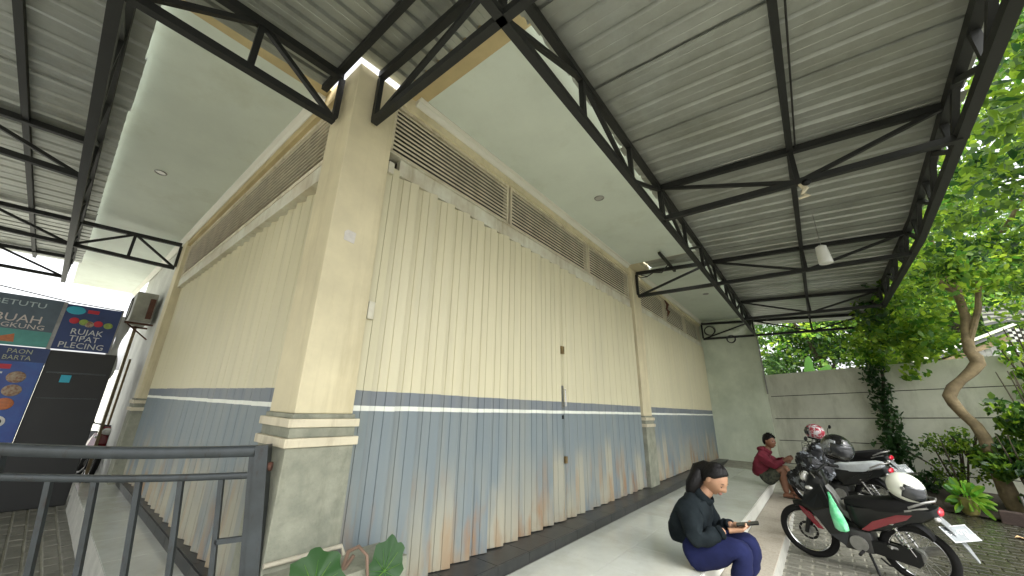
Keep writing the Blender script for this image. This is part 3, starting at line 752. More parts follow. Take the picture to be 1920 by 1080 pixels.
# bent yard tree ---------------------------------------------------
t = thing('vine_tree', 'bent tan trunk before the grey wall carrying the leafy crown beside the canopy edge', 'tree', (4.15, 8.95, .22))
_p = [(4.2, 8.98, .2), (4.14, 8.97, .45), (4.12, 8.97, .7), (4.1, 8.95, .95), (4.1, 8.92, 1.25), (4.04, 8.91, 1.46), (3.96, 8.9, 1.62), (3.89, 8.9, 1.78), (3.87, 8.9, 1.90), (3.94, 8.9, 2.04), (4.06, 8.9, 2.16), (4.2, 8.9, 2.3), (4.30, 8.9, 2.42), (4.29, 8.9, 2.52), (4.26, 8.9, 2.62), (4.28, 8.91, 2.8), (4.31, 8.92, 3.0), (4.36, 8.95, 3.2), (4.36, 8.92, 3.45), (4.35, 8.88, 3.7), (4.3, 8.8, 4.1), (4.22, 8.65, 4.5), (4.15, 8.5, 4.9)]
_r = [.11, .1, .092, .085, .08, .073, .071, .074, .08, .072, .068, .072, .092, .084, .068, .062, .06, .062, .055, .052, .048, .042, .035]
_m = MB().tube(_p, [a * (1 + .09 * math.sin(3.1 * i)) for i, a in enumerate(_r)], 16)
_m.v = [(x + .007 * math.sin(z * 31 + x * 40), y + .007 * math.sin(z * 23 + y * 37), z) for x, y, z in _m.v]
_m.build('trunk', TRUNK, t, True)
for pts, r in (([(4.3, 8.9, 2.8), (4.5, 8.85, 3.3), (4.62, 8.7, 3.9), (4.9, 8.4, 4.6)], [.045, .04, .03, .02]), ([(4.36, 8.9, 3.55), (4.05, 8.6, 4.0), (3.8, 7.8, 4.4), (3.9, 6.6, 4.7)], [.04, .035, .028, .02]), ([(4.33, 8.85, 3.9), (4.9, 8.2, 4.4), (5.1, 7.0, 4.9)], [.04, .03, .02])):
    MB().tube(pts, r, 8).build('limb', TRUNK, t, True)
cl = []
cl += blob((5.0, 6.0, 5.2), (1.1, 3.4, 1.6), 120, .36, 62, 1)
cl += blob((4.6, 3.6, 4.9), (.7, 1.9, 1.5), 60, .34, 60, 2)
cl += blob((4.7, 9.0, 4.5), (1.1, 1.7, .9), 60, .36, 62, 3)
cl += blob((5.7, 8.6, 3.9), (.8, 2.2, 1.1), 50, .36, 60, 4)
cl += blob((4.15, 7.2, 4.1), (.3, 2.6, .5), 34, .24, 44, 14)
cl += blob((3.85, 4.2, 3.95), (.2, 2.4, .35), 22, .17, 26, 15)
cl += blob((3.95, 2.4, 4.6), (.25, 1.3, .9), 34, .24, 46, 17)
leaves('crown', L_VINE, cl, .098, t)
leaves('crown_tips', L_LITE, blob((4.3, 8.6, 4.0), (.7, 2.0, .8), 44, .28, 40, 5) + blob((4.3, 4.6, 4.6), (.4, 2.4, 1.1), 40, .26, 34, 6) + blob((4.0, 9.0, 2.85), (.3, .45, .3), 10, .18, 22, 16), .105, t)
# creeper on the wall and the far canopy post ------------------------
t = thing('climbing_vine', 'dark creeper climbing the grey wall and post at the far canopy corner', 'vine', (3.2, 10.25, .35))
MB().tube([(3.15, 10.25, .36), (3.22, 10.25, 1.0), (3.17, 10.26, 1.7), (3.3, 10.27, 2.3), (3.36, 10.5, 2.9), (3.38, 10.7, 3.4)], [.035, .03, .028, .025, .02, .015], 8).build('stem', BARK2, t, True)
MB().tube([(3.3, 10.15, .95), (3.55, 10.08, .75), (3.8, 10.0, .5), (3.9, 9.9, .36)], .014, 6).build('stem', BARK2, t, True)
cl = [((3.2 + rnd.uniform(-.06, .06), 10.2, z), (.21, .11, .16), 62) for z in np.arange(.7, 2.5, .12)]
cl += [((3.15 + rnd.uniform(-.1, .25), 10.12, .8 + .1 * i), (.3, .12, .17), 60) for i in range(4)]
cl += [((3.45 + .16 * i, 10.05 - .04 * i, 1.03 + rnd.uniform(-.02, .02)), (.05, .03, .05), 5) for i in range(7)]
cl += [((2.75 + .12 * i, 10.3, .62 + rnd.uniform(-.05, .08)), (.06, .03, .06), 7) for i in range(3)]
leaves('foliage', L_IVY, cl, .085, t)
leaves('foliage', L_LITE, blob((3.35, 10.4, 2.95), (.5, .5, .5), 30, .2, 26, 9) + blob((3.7, 9.6, 3.3), (.5, .9, .5), 26, .22, 26, 10) + blob((3.75, 9.9, 2.5), (.2, .2, .35), 6, .15, 18, 19), .12, t)
leaves('foliage', L_LITE, blob((3.9, 9.5, 3.0), (.35, .6, .45), 26, .2, 22, 61) + blob((3.62, 6.5, 3.95), (.15, 2.4, .28), 26, .14, 14, 62), .11, t)  # brighter leaves added where the foliage looks sunlit
leaves('foliage', L_VINE, blob((3.5, 9.9, 3.45), (.45, 1.0, .5), 26, .25, 30, 12) + blob((3.6, 8.4, 3.95), (.3, 1.6, .3), 16, .2, 24, 13), .12, t)
# trees beyond the wall ----------------------------------------------
def tree(loc, h, cr, label, mt, mt2, n, seed, size=.2, k=46):
    size *= .78; n = int(n * 1.7)
    t = thing('tree', label, 'tree', loc, 'trees beyond the grey wall')
    x, y, z = loc; q = random.Random(seed)
    MB().tube([(x, y, z - .1), (x + .1, y, z + h * .3), (x - .05, y + .1, z + h * .55), (x + .1, y, z + h * .8)], [.2, .16, .12, .05], 10).build('trunk', BARK2, t, True)
    for i in range(4):
        a = q.uniform(0, 6.28); r = cr * .7
        MB().tube([(x, y, z + h * (.35 + .08 * i)), (x + math.cos(a) * r * .5, y + math.sin(a) * r * .5, z + h * (.5 + .08 * i)), (x + math.cos(a) * r, y + math.sin(a) * r, z + h * (.6 + .08 * i))], [.08, .06, .03], 7).build('limb', BARK2, t, True)
    leaves('crown', mt, blob((x, y, z + h * .62), (cr, cr, h * .4), k, cr * .3, n, seed), size, t)
    leaves('crown_tips', mt2, blob((x, y - cr * .25, z + h * .62), (cr, cr, h * .42), k // 2, cr * .26, n // 2, seed + 50), size, t)
tree((2.6, 17.5, .3), 6.6, 2.3, 'dark leafy tree seen over the wall under the canopy end', L_DARK, L_LITE, 95, 21, k=60)
tree((5.2, 16.5, .3), 6.2, 2.2, 'bright green tree behind the creeper covered post', L_VINE, L_LITE, 90, 22, k=60)
tree((9.0, 16.0, .3), 8.5, 2.8, 'tall tree beyond the wall at the far side of the chequered cloth', L_DARK, L_VINE, 90, 23, k=56)
tree((6.6, 20.5, .3), 8.5, 3.0, 'hazy green tree standing farthest behind the neighbour roof', L_VINE, L_LITE, 80, 24, .24, k=60)
tree((-.8, 19.5, .3), 7, 2.6, 'tree hidden mostly behind the green end wall', L_DARK, L_VINE, 70, 25, .24, k=40)
tree((14, 13, .3), 9, 3.2, 'broad tree outside the yard beyond the shrubs', L_DARK, L_VINE, 70, 26, .26, k=50)
# banana plant
t = thing('banana_plant', 'pale banana leaves poking above the grey wall', 'plant', (2.2, 12.8, .35))
MB().tube([(2.2, 12.8, .3), (2.2, 12.8, 2.2)], [.13, .08], 10).build('stem', L_BAN, t, True)
def frond(base, tip, wdt, mt, parent, nm='leaf', n=9, sag=.1, cup=.1, up=Vector((0, -1, .3))):
    base = Vector(base); tip = Vector(tip); d = (tip - base); sdir = d.cross(up).normalized(); nn = sdir.cross(d).normalized(); vs = []
    for i in range(n + 1):
        f = i / n; c = base + d * f + Vector((0, 0, -sag * f * f)); ww = wdt * (math.sin(math.pi * min(1, f * .92 + .06)) ** .6) * .5
        jit = rnd.uniform(.85, 1.1)
        vs += [c - sdir * ww * jit + nn * cup * wdt, c, c + sdir * ww * jit + nn * cup * wdt]
    fs = []
    for i in range(n): fs += [(3 * i, 3 * i + 1, 3 * i + 4, 3 * i + 3), (3 * i + 1, 3 * i + 2, 3 * i + 5, 3 * i + 4)]
    return MB().add(vs, fs).build(nm, mt, parent, True)
for b_, tp, w_ in (((2.1, 12.8, 2.2), (2.2, 12.5, 3.2), .24), ((2.2, 12.8, 2.2), (2.6, 12.5, 2.95), .26), ((2.2, 12.8, 2.1), (1.8, 12.4, 2.6), .2), ((2.2, 12.8, 2.1), (2.5, 13.4, 2.9), .2), ((2.2, 12.8, 2.1), (1.8, 13.2, 2.8), .2)):
    frond(b_, tp, w_, L_BAN, t, sag=.12)
# neighbour house with its eave, awning and cloths --------------------
hs_ = thing('neighbour_house', 'low neighbouring house roof rising above the wall at the right', 'building', (5.2, 14, 0))
MB().box((4.7, 13.6, 0), (10, 17, 2.9)).build('wall', WHITEW, hs_)
rf = MB().add([(3.8, 12.5, 2.62), (5.75, 12.5, 3.52), (5.75, 16.5, 3.6), (3.8, 16.5, 2.7), (3.8, 12.5, 2.56), (5.75, 12.5, 3.46), (5.75, 16.5, 3.54), (3.8, 16.5, 2.64)],
              [(0, 1, 2, 3), (4, 7, 6, 5), (0, 4, 5, 1), (1, 5, 6, 2), (2, 6, 7, 3), (3, 7, 4, 0)]).build('roof', ROOFN, hs_)
MB().bar((3.78, 12.47, 2.66), (5.78, 12.47, 3.58), .04, .055).build('fascia', CORN, rf)
MB().bar((3.9, 12.55, 2.5), (5.7, 12.55, 3.32), .05, .10).build('eave_board', TRUNK, rf)
for i in range(16):
    x0 = 4.2 + i * .09
    MB().box((x0, 12.7, 2.42 + (x0 - 4.2) * .30), (x0 + .085, 12.73, 2.72 + (x0 - 4.2) * .40)).build('pane', POLW if i % 2 else LENS, hs_)
aw = thing('striped_awning', 'grey and white striped awning above the neighbour house', 'awning', (5.6, 12, 3.5))
for i in range(9):
    z0 = 3.5 + i * .045; m = MB(); vs = []
    for k in range(9):
        x = 5.25 + k * .2; dz = .03 * math.sin(k * 1.3 + i * .4) + .02 * k
        vs += [(x, 12 - i * .02, z0 + dz), (x, 12 - (i + 1) * .02, z0 + .045 + dz)]
    m.add(vs, [(2 * k, 2 * k + 2, 2 * k + 3, 2 * k + 1) for k in range(8)]).build('awning_stripe', CORN if i % 2 else ROOFN, aw)
def checker(name, x0, x1, y, z0, z1, label, sq=.07):
    t = thing(name, label, 'cloth', (x0, y, z0)); nx = max(1, int((x1 - x0) / sq)); nz = max(1, int((z1 - z0) / sq))
    for par, mt_, nm in ((0, POLW, 'white_squares'), (1, POLB, 'black_squares')):
        m = MB()
        for i in range(nx):
            for k in range(nz):
                if (i + k) % 2 == par:
                    w0 = lambda a: .03 * math.sin(a * 18)
                    xa, xb = x0 + i * sq, x0 + (i + 1) * sq; za, zb = z0 + k * sq, z0 + (k + 1) * sq
                    m.add([(xa, y + w0(xa), za), (xb, y + w0(xb), za), (xb, y + w0(xb), zb), (xa, y + w0(xa), zb)], [(0, 1, 2, 3)])
        o = m.build(nm, mt_, t)
checker('chequered_cloth', 5.15, 5.95, 10.6, 2.95, 3.22, 'black and white chequered cloth draped over the shrine frame', .05)
checker('chequered_cloth', 5.0, 5.25, 10.1, 2.25, 2.7, 'small chequered cloth hanging lower among the shrub leaves', .05)
# ------------------------------------------------------------------ shrubs and pots
def shrub(loc, r, h, label, mt, n, size, seed, stems=5, asp=.5):
    t = thing('shrub', label, 'shrub', loc); x, y, z = loc; q = random.Random(seed)
    m = MB()
    for i in range(stems):
        a = q.uniform(0, 6.28); m.tube([(x, y, z - .05), (x + math.cos(a) * r * .4, y + math.sin(a) * r * .4, z + h * .5), (x + math.cos(a) * r * .7, y + math.sin(a) * r * .7, z + h * .9)], [.02, .014, .006], 6)
    m.build('stems', BARK2, t, True)
    leaves('foliage', mt, blob((x, y, z + h * .58), (r, r, h * .45), 26, r * .36, n, seed), size, t, asp=asp)
shrub((3.75, 9.35, .25), .36, 1.1, 'small leaved dark shrub at the foot of the bent tree', L_VINE, 40, .06, 31)
shrub((3.95, 9.3, .9), .25, .5, 'yellow tipped sprays on top of the dark shrub', L_LITE, 14, .06, 32)
shrub((4.75, 8.9, .2), .55, 2.3, 'tall glossy shrub at the right edge beside the tree', L_VINE, 70, .12, 33)
shrub((5.0, 9.6, 1.6), .45, 1.6, 'loose sprays of pale leaves in front of the chequered cloths', L_LITE, 16, .12, 38)
shrub((4.95, 8.1, .15), .5, 1.5, 'dark green shrub behind the pale kerb block', L_IVY, 80, .1, 34)
shrub((4.35, 8.75, .22), .42, 1.25, 'leafy mid green shrub between the bent tree and the pale kerb block', L_VINE, 90, .1, 37)
shrub((3.4, 9.7, .25), .25, .35, 'low dark plants behind the parked motorcycles', L_IVY, 22, .07, 35)
def pot(loc, label, r=.13):
    x, y, z = loc; t = thing('potted_plant', label, 'potted plant', loc)
    p = MB().tube([(x, y, z), (x, y, z + .02), (x, y, z + .12), (x, y, z + .2), (x, y, z + .22)], [r * .6, r * .72, r, r * .98, r * 1.06], 20).build('pot', TERRA, t, True)
    MB().cyl((x, y, z + .2), (0, 0, 1), r * .95, .012, 18).build('soil', SOIL, t)
    q = random.Random(5)
    for i in range(80):
        a = q.uniform(0, 6.28); e = q.uniform(-.5, 1.2); L = q.uniform(.14, .30)
        b = Vector((x, y, z + .2)); tp = b + Vector((math.cos(a) * math.cos(e), math.sin(a) * math.cos(e), math.sin(e) * 1.3)) * L
        st = b.lerp(tp, .45)
        frond(st, tp, .085, L_POT, t, 'leaf', 5, .04, .2, up=Vector((math.cos(a + 1.5), math.sin(a + 1.5), .2)))
pot((3.62, 8.45, gz(0, 8.45)), 'bright green potted plant in a small yellow pot behind the white helmet', .11)
kb = [((3.86, 8.28), (4.18, 8.16), BRICKR, 'mossy red kerb block beside the potted plant'), ((4.2, 8.15), (4.5, 8.05), BRICKR, 'middle mossy red kerb block of the planter edge'), ((4.53, 8.04), (4.95, 7.9), BLOCKL, 'pale kerb block at the right end of the planter edge')]
for a, b, m_, lb in kb:
    c = Vector(((a[0] + b[0]) / 2, (a[1] + b[1]) / 2, gz(0, 8.1))); L = (Vector(b) - Vector(a)).length
    o = MB().bbox((-L / 2, -.07, 0), (L / 2, .07, .17), .012).build('kerb_block', m_, None, local=True)
    o.location = c; o.rotation_euler = (0, 0, math.atan2(b[1] - a[1], b[0] - a[0])); tag(o, lb, 'kerb block', 'kerb blocks edging the planter')
MB().add([(3.3, 8.45, .21), (4.6, 8.1, .21), (6.5, 7.6, .2), (6.5, 10, .4), (3.3, 10.3, .36)], [(0, 1, 2, 3, 4)]).build('planting_bed', SOIL, kind='structure')
pr = MB()
for px_, py_, h_ in ((4.12, 8.32, .42), (4.42, 8.25, .42)):
    o = MB().tube([(px_, py_, .18), (px_ - .01, py_, h_ + .12)], .016, 8).build('bed_stake', ALU, None); tag(o, ('short grey stake above the middle red kerb block' if px_ > 4.2 else 'short grey stake nearer the yellow pot'), 'stake')
for i, (lx, ly, s, lb) in enumerate(((3.86, 7.55, .085, 'large pale dry leaf lying alone on the wet paving'), (4.2, 7.95, .06, 'dry leaf lying against the red kerb block'), (4.62, 7.8, .06, 'dry leaf lying against the pale kerb block'), (4.05, 8.02, .045, 'smallest dry leaf near the yellow pot'), (4.25, 8.12, .05, 'curled dry leaf resting on top of the red kerb block'))):
    z = gz(0, ly) + (.008 if i < 4 else .18); q = random.Random(i); m = MB(); vs = []
    for k in range(8):
        a = k / 8 * 6.283; rr = s * (1 if k % 2 else .72) * (1.35 if k in (0, 4) else .8); vs.append((lx + math.cos(a + i) * rr, ly + math.sin(a + i) * rr, z + .02 * abs(math.sin(a * 2))))
    vs.append((lx, ly, z)); m.add(vs, [(k, (k + 1) % 8, 8) for k in range(8)])
    o = m.build('fallen_leaf', DRYL, None); tag(o, lb, 'leaf', 'fallen leaves')
# ================================================================== GATE
g0 = Vector((-.073, -.093, 0)); gd = Vector((-.588, -.809, 0))
gt = thing('metal_gate', 'dark grey tubular gate with a thick top rail, hinged beside the corner column', 'gate', (g0.x, g0.y, .0))
def G(t, z): return g0 + gd * (t - .13 * (1.26 - z)) + Vector((0, 0, z))     # the old gate has sagged out of square
MB().bar(G(.0, .0), G(.0, 1.262), .07, .06, up=gd).build('gate_post', STEEL2, gt)
def rail(z, w_, h_, nm, t0=.035, t1=1.9):
    pts = [t0 + (t1 - t0) * i / 14 for i in range(15)]; secs = []
    sag = lambda t: -.014 * math.sin(math.pi * min(1, max(0, t / 1.15))) if t < 1.15 else .01 * (t - 1.15)
    sd_ = Vector((gd.y, -gd.x, 0))
    for t in pts:
        c = G(t, z + sag(t)); secs.append([c + sd_ * a * w_ / 2 + Vector((0, 0, b * h_ / 2)) for a, b in ((-.7, -1), (.7, -1), (1, -.6), (1, .6), (.7, 1), (-.7, 1), (-1, .6), (-1, -.6))])
    MB().loft(secs).build(nm, STEEL2, gt, True)
rail(1.235, .05, .052, 'top_rail'); rail(1.122, .03, .03, 'mid_rail'); rail(.12, .04, .04, 'bottom_rail')
for t in (.18, .355, .53, .705, .88, 1.255, 1.43, 1.605, 1.78):
    MB().bar(G(t, .14), G(t, 1.107 - .012 * math.sin(math.pi * min(1, t / 1.15))), .022, .022, up=gd).build('gate_bar', STEEL2, gt)
for t in (.045, 1.085, 1.9): MB().bar(G(t, .1), G(t, 1.21), .032, .032, up=gd).build('gate_bar', STEEL2, gt)
MB().bar(G(.03, .845), G(.18, .832), .022, .022).build('latch_bar', STEEL2, gt)
MB().tube([G(-.02, 1.16), G(-.045, 1.16)], .022, 10).build('gate_hinge', RUSTY, gt, True)
# ================================================================== NEAR PLANT, PIPE, PAPER
o = B((.031, -.02, ZF), (.30, .62, .70)).build('planter_box', PED, None); tag(o, 'rough cement planter ledge at the foot of the corner column', 'planter')
o = MB().tube([(.05, -.03, .742), (.052, .36, .742), (.06, .375, .70)], .011, 10).build('conduit_pipe', PVC, None, True); tag(o, 'dirty white pipe lying along the foot of the corner column', 'pipe')
pl = thing('broad_leaf_plant', 'near broad leaved plant with two big lobed leaves below the corner column', 'plant', (.3, .2, .6))
MB().tube([(.22, .25, .55), (.23, .27, .68), (.24, .29, .775), (.28, .32, .80), (.33, .34, .77), (.35, .36, .6)], [.012, .011, .01, .009, .008, .008], 8).build('stem', STEMB, pl, True)
MB().tube([(.24, .24, .55), (.235, .28, .70), (.26, .31, .76)], [.011, .01, .009], 8).build('stem', STEMB, pl, True)
def bigleaf(c, wid, hgt, nrm, upv, mt, parent, seed):
    c = Vector(c); nrm = Vector(nrm).normalized(); up = Vector(upv); s = up.cross(nrm).normalized(); up = nrm.cross(s).normalized(); q = random.Random(seed)
    n = 36; rings = 5; vs = [c - up * hgt * .1]; fs = []
    for r in range(1, rings + 1):
        for k in range(n):
            a = 2 * math.pi * k / n; lob = 1 + .10 * math.cos(7 * a + .6) + .03 * math.sin(17 * a + seed); f = r / rings
            rad = lob if f > .5 else 1 + (lob - 1) * f
            p = c + s * math.cos(a) * wid * .5 * rad * f + up * math.sin(a) * hgt * .5 * rad * f
            p += nrm * (.10 * wid * (f * f) * (abs(math.cos(a)) - .5) + .02 * wid * math.sin(7 * a) * f); vs.append(p)
    for k in range(n): fs.append((0, 1 + k, 1 + (k + 1) % n))
    for r in range(rings - 1):
        for k in range(n): fs.append((1 + r * n + k, 1 + (r + 1) * n + k, 1 + (r + 1) * n + (k + 1) % n, 1 + r * n + (k + 1) % n))
    lf = MB().add(vs, fs).build('leaf', mt, parent, True)
    m = MB(); c0 = c - up * hgt * .12 + nrm * .004
    for k in range(9):
        a = R_(-40 + 32.5 * k); e = c0 + (s * math.cos(a) * wid * .44 + up * math.sin(a) * hgt * .44) + nrm * (.10 * wid * .8 * (abs(math.cos(a)) - .5) + .003)
        m.tube([c0, c0.lerp(e, .5) + nrm * .0, e], [.0016, .0012, .0005], 5)
    m.build('veins', L_POT, lf)
    return lf
bigleaf((.36, .07, .745), .23, .24, (.75, -.45, .55), (-.2, .1, 1), L_BIG, pl, 1)
bigleaf((.36, .44, .715), .165, .235, (.85, -.5, .25), (.1, .25, 1), L_BIG, pl, 2)
pp = MB().add([(.003, .098, 2.555), (.003, .118, 2.575), (.003, .165, 2.572), (.004, .178, 2.568), (.006, .172, 2.49), (.004, .10, 2.497)], [(0, 5, 4, 3, 2, 1)]).build('paper_notice', PAPER, None)
md = pp.modifiers.new('thickness', 'SOLIDIFY'); md.thickness = .002; tag(pp, 'small torn white paper stuck on the corner column', 'paper')
# ================================================================== CABLES, LAMP
def coil(c, ax, R, n, label, loops=5):
    m = MB()
    for i in range(loops): m.ring(Vector(c) + Vector((rnd.uniform(-.012, .012), rnd.uniform(-.015, .015), rnd.uniform(-.012, .012))), (rnd.uniform(-.1, .1), 1, rnd.uniform(-.1, .1)), R * rnd.uniform(.93, 1.05), .007, 26, 5)
    o = m.build('cable_coil', WIRE, None, True); tag(o, label, 'cable coil', 'coils of cable on the far truss')
coil((.22, 10.74, 3.69), (0, 1, 0), .125, 5, 'larger black cable coil hung in the corner of the far truss')
coil((.70, 10.74, 3.42), (0, 1, 0), .10, 5, 'smaller black cable coil hung under the far truss middle')
o = MB().tube([(.13, 5.62, 3.85), (.25, 5.55, 3.78), (.35, 5.58, 3.84), (.5, 5.55, 3.80), (.62, 5.55, 3.93)], .010, 6).tube([(.03, 5.62, 3.9), (.12, 5.58, 3.79), (.25, 5.57, 3.78)], .008, 6).build('loose_cable', WIRE, None, True); tag(o, 'loose cable drooping below the gap between the two soffits', 'cable')
lp_ = thing('hanging_lamp', 'frosted tubular lamp hanging from the canopy on a thin wire', 'lamp', (2.53, 4.6, 3.19))
MB().tube([(2.535, 4.6, 3.84), (2.535, 4.6, 3.42)], .004, 6).build('wire', ALU, lp_)
MB().tube([(2.53, 4.6, 3.43), (2.53, 4.6, 3.41), (2.54, 4.6, 3.22), (2.54, 4.6, 3.2), (2.54, 4.6, 3.205)], [.02, .052, .066, .064, .055], 20).build('lamp_shade', LAMPG, lp_, True)
wb_ = thing('junction_nest', 'dusty cable bundle tied under the first truss joint', 'cable', (2.42, 2.95, 3.42))
MB().ell((2.44, 2.9, 3.43), (.035, .03, .03), 10, 8).build('junction_cap', BLKP, wb_, True)
MB().tube([(2.40, 2.95, 3.46), (2.43, 2.96, 3.40), (2.40, 2.97, 3.36), (2.44, 2.97, 3.34), (2.37, 2.98, 3.33)], [.02, .024, .018, .02, .01], 7).build('tape_bundle', LOUV, wb_, True)
w_ = MB().tube([(2.455, -1.0, 3.80), (2.45, 1, 3.795), (2.43, 2.9, 3.80)], .006, 6).build('canopy_cable', WIRE, None); tag(w_, 'thin cable running beside the middle canopy purlin', 'cable')
w2 = thing('fixture_remnant', 'rusty wire bundle hanging before the second louvre of the far bay', 'bracket', (.05, 7.5, 3.5))
MB().tube([(-.03, 7.56, 3.86), (.02, 7.56, 3.75), (-.01, 7.57, 3.66), (.03, 7.55, 3.58), (-.01, 7.56, 3.48)], [.01, .03, .02, .028, .008], 7).build('wire_bundle', RUSTY, w2, True)
# ================================================================== AC, STALL, SIGNS
ac = thing('air_conditioner', 'dusty outdoor air conditioner unit high on the side wall', 'air conditioner', (-6.6, -.15, 2.63))
MB().bbox((-6.98, -.30, 2.63), (-6.2, -.03, 3.12), .012).build('casing', ACM, ac)
MB().ring((-6.65, -.302, 2.88), (0, 1, 0), .19, .012, 28, 6).build('fan_guard', DARK, ac, True)
MB().bar((-6.3, .02, 2.6), (-6.3, -.34, 2.6), .03, .03).build('mounting_bracket', RUSTY, ac)
MB().bar((-6.85, .02, 2.6), (-6.85, -.34, 2.6), .03, .03).build('mounting_bracket', RUSTY, ac)
MB().bar((-6.3, .0, 2.35), (-6.3, -.3, 2.58), .02, .02).build('bracket_strut', RUSTY, ac)
MB().box((-6.198, -.12, 2.68), (-6.16, -.05, 3.02)).build('valve_cover', RUSTY, ac)
st = thing('food_stall', 'dark food stall with signboards at the far end of the side passage', 'stall', (-6.3, -1.2, 0))
MB().bbox((-6.7, -.99, 0), (-5.93, -.31, 2.03), .01).build('cabinet', STALLB, st)
MB().box((-5.928, -.95, 1.72), (-5.92, -.36, 1.74)).build('cabinet_seam', STEEL2, st); MB().box((-5.928, -.95, 1.38), (-5.92, -.36, 1.39)).build('cabinet_seam', STEEL2, st)
MB().bbox((-6.7, -2.6, 0), (-5.95, -1.0, .68), .01).build('counter', STALLB, st)
MB().box((-6.75, -2.6, .68), (-6.6, -1.0, 2.03)).build('back_panel', STALLB, st)
for y_ in (-2.58, -1.02, -.42): MB().box((-5.99, y_ - .02, 2.03), (-5.95, y_ + .02, 2.72)).build('sign_post', ALU, st)
MB().box((-5.918, -.80, 1.60), (-5.915, -.70, 1.70)).build('sticker', CYAN, st)
RT = (R_(90), 0, R_(90))
sg = thing('menu_board', 'blue menu board with round food pictures on the stall front', 'sign', (-5.9, -1.4, .7))
MB().box((-5.93, -2.3, .70), (-5.905, -1.0, 1.84)).build('board', BLUE, sg)
MB().box((-5.93, -2.3, 1.8401), (-5.903, -.99, 2.035)).build('header_board', BLUE2, sg)
text('lettering', 'PAON', .085, mat('khaki lettering', (.4, .43, .3), .5), sg, (-5.902, -1.36, 1.945), RT, sx=.95)
text('lettering', 'BARTA', .085, mat('khaki lettering', (.4, .43, .3), .5), sg, (-5.902, -1.38, 1.862), RT, sx=.95)
MB().ell((-5.90, -1.55, 1.94), (.006, .12, .055), 20, 10).build('logo_oval', REDS, sg)
for z_ in (1.77, 1.06): MB().box((-5.905, -2.2, z_ - .03), (-5.902, -1.27, z_ + .03)).build('red_bar', REDS, sg)
for z_, yy_, m_ in ((1.64, -1.19, BRNF), (1.47, -1.18, BRNF), (1.30, -1.2, ORNG), (1.08, -1.21, POLW), (.88, -1.2, GRNF)):
    MB().ell((-5.902, yy_, z_), (.008, .085, .075), 20, 10).build('food_picture', m_, sg, True)
MB().ell((-5.895, -1.2, 1.08), (.008, .045, .04), 14, 8).build('food_picture', STEEL2, sg, True)
for i, z_ in enumerate((1.69, 1.63, 1.53, 1.46, 1.36, 1.28, 1.17, .93)):
    q = random.Random(i); y_ = -1.9
    while y_ < -1.36 - (.05 if i % 2 else 0):
        l_ = q.uniform(.03, .1); MB().box((-5.905, y_, z_ - .011), (-5.9025, min(y_ + l_, -1.32), z_ + .011)).build('print_line', WPAINT, sg); y_ += l_ + .02
sg = thing('shop_banner', 'blue banner reading rujak tipat plecing above the dark cabinet', 'banner', (-5.9, -.7, 2.05))
MB().box((-5.94, -1.0, 2.05), (-5.925, -.42, 2.70)).build('banner_cloth', BLUE2, sg)
for s_, z_, y_ in (('RUJAK', 2.28, -.88), ('TIPAT', 2.18, -.87), ('PLECING', 2.08, -.95)): text('lettering', s_, .115, WPAINT, sg, (-5.922, y_, z_), RT, sx=1.02)
MB().ell((-5.923, -.90, 2.62), (.004, .10, .06), 18, 8).build('cyan_blot', CYAN, sg); MB().box((-5.9249, -.78, 2.60), (-5.922, -.66, 2.65)).build('red_label', REDS, sg)
for y_, z_, m_ in ((-.88, 2.47, REDS), (-.78, 2.46, GRNF), (-.63, 2.46, REDS), (-.52, 2.45, GRNF), (-.72, 2.44, BRNF)): MB().ell((-5.923, y_, z_), (.005, .05, .045), 12, 8).build('fruit_picture', m_, sg)
sg = thing('shop_banner', 'slate and teal banner with white lettering above the menu board', 'banner', (-5.9, -1.6, 2.05))
MB().box((-5.94, -2.6, 2.26), (-5.925, -1.04, 2.72)).build('banner_cloth', SLATEB, sg)
MB().box((-5.94, -2.6, 2.05), (-5.925, -1.04, 2.2599)).build('banner_cloth', TEAL, sg)
text('lettering', 'AYAM BETUTU', .10, mat('pale blue lettering', (.5, .6, .62), .5), sg, (-5.922, -2.05, 2.58), RT, sx=1.3)
text('lettering', 'CILOK BUAH', .15, mat('pale pink lettering', (.6, .55, .52), .5), sg, (-5.922, -2.12, 2.36), RT, sx=1.08)
text('lettering', 'PLECING KANGKUNG', .09, mat('pale pink lettering', (.6, .55, .52), .5), sg, (-5.922, -2.2, 2.28), RT, sx=1.2)
MB().add([(-5.922, -1.62, 2.09), (-5.922, -1.34, 2.09), (-5.922, -1.36, 2.20)], [(0, 1, 2)]).build('orange_triangle', ORNG, sg)
# passage end: pole with a pale strip standing for bright sky, distant white wall
o = MB().bar((-6.9, -.12, 0), (-6.95, -.13, 2.9), .04, .04).build('bamboo_pole', TRUNK, None); tag(o, 'leaning wooden pole between the stall and the side wall', 'pole')
m = MB(); vs = []
for k in range(14):
    z_ = 1.7 + k * .08; vs += [(-6.75, -.36 + .02 * math.sin(k), z_), (-6.75 + .03 * math.sin(k * 2), -.24 + .03 * math.sin(k * .7), z_)]
m.add(vs, [(2 * k, 2 * k + 1, 2 * k + 3, 2 * k + 2) for k in range(13)]); o = m.build('bright_sky_strip', POLW, None, True); o.modifiers.new('thickness', 'SOLIDIFY').thickness = .004; tag(o, 'pale strip added for the bright sky beside the blue banner', 'cloth')
o = MB().box((-16.2, -14, -.03), (-16, 9, 2.2)).build('boundary_wall', WHITEW, None); tag(o, 'low whitewashed wall behind the food stall', 'wall')
w_ = MB().tube([(-6.0, -4.2, 3.15), (-6.0, -2.0, 2.86), (-6.0, -1.0, 2.74), (-6.0, -.42, 2.72)], .008, 6).build('stall_wire', WIRE, None); tag(w_, 'sagging wire above the stall banners', 'cable')
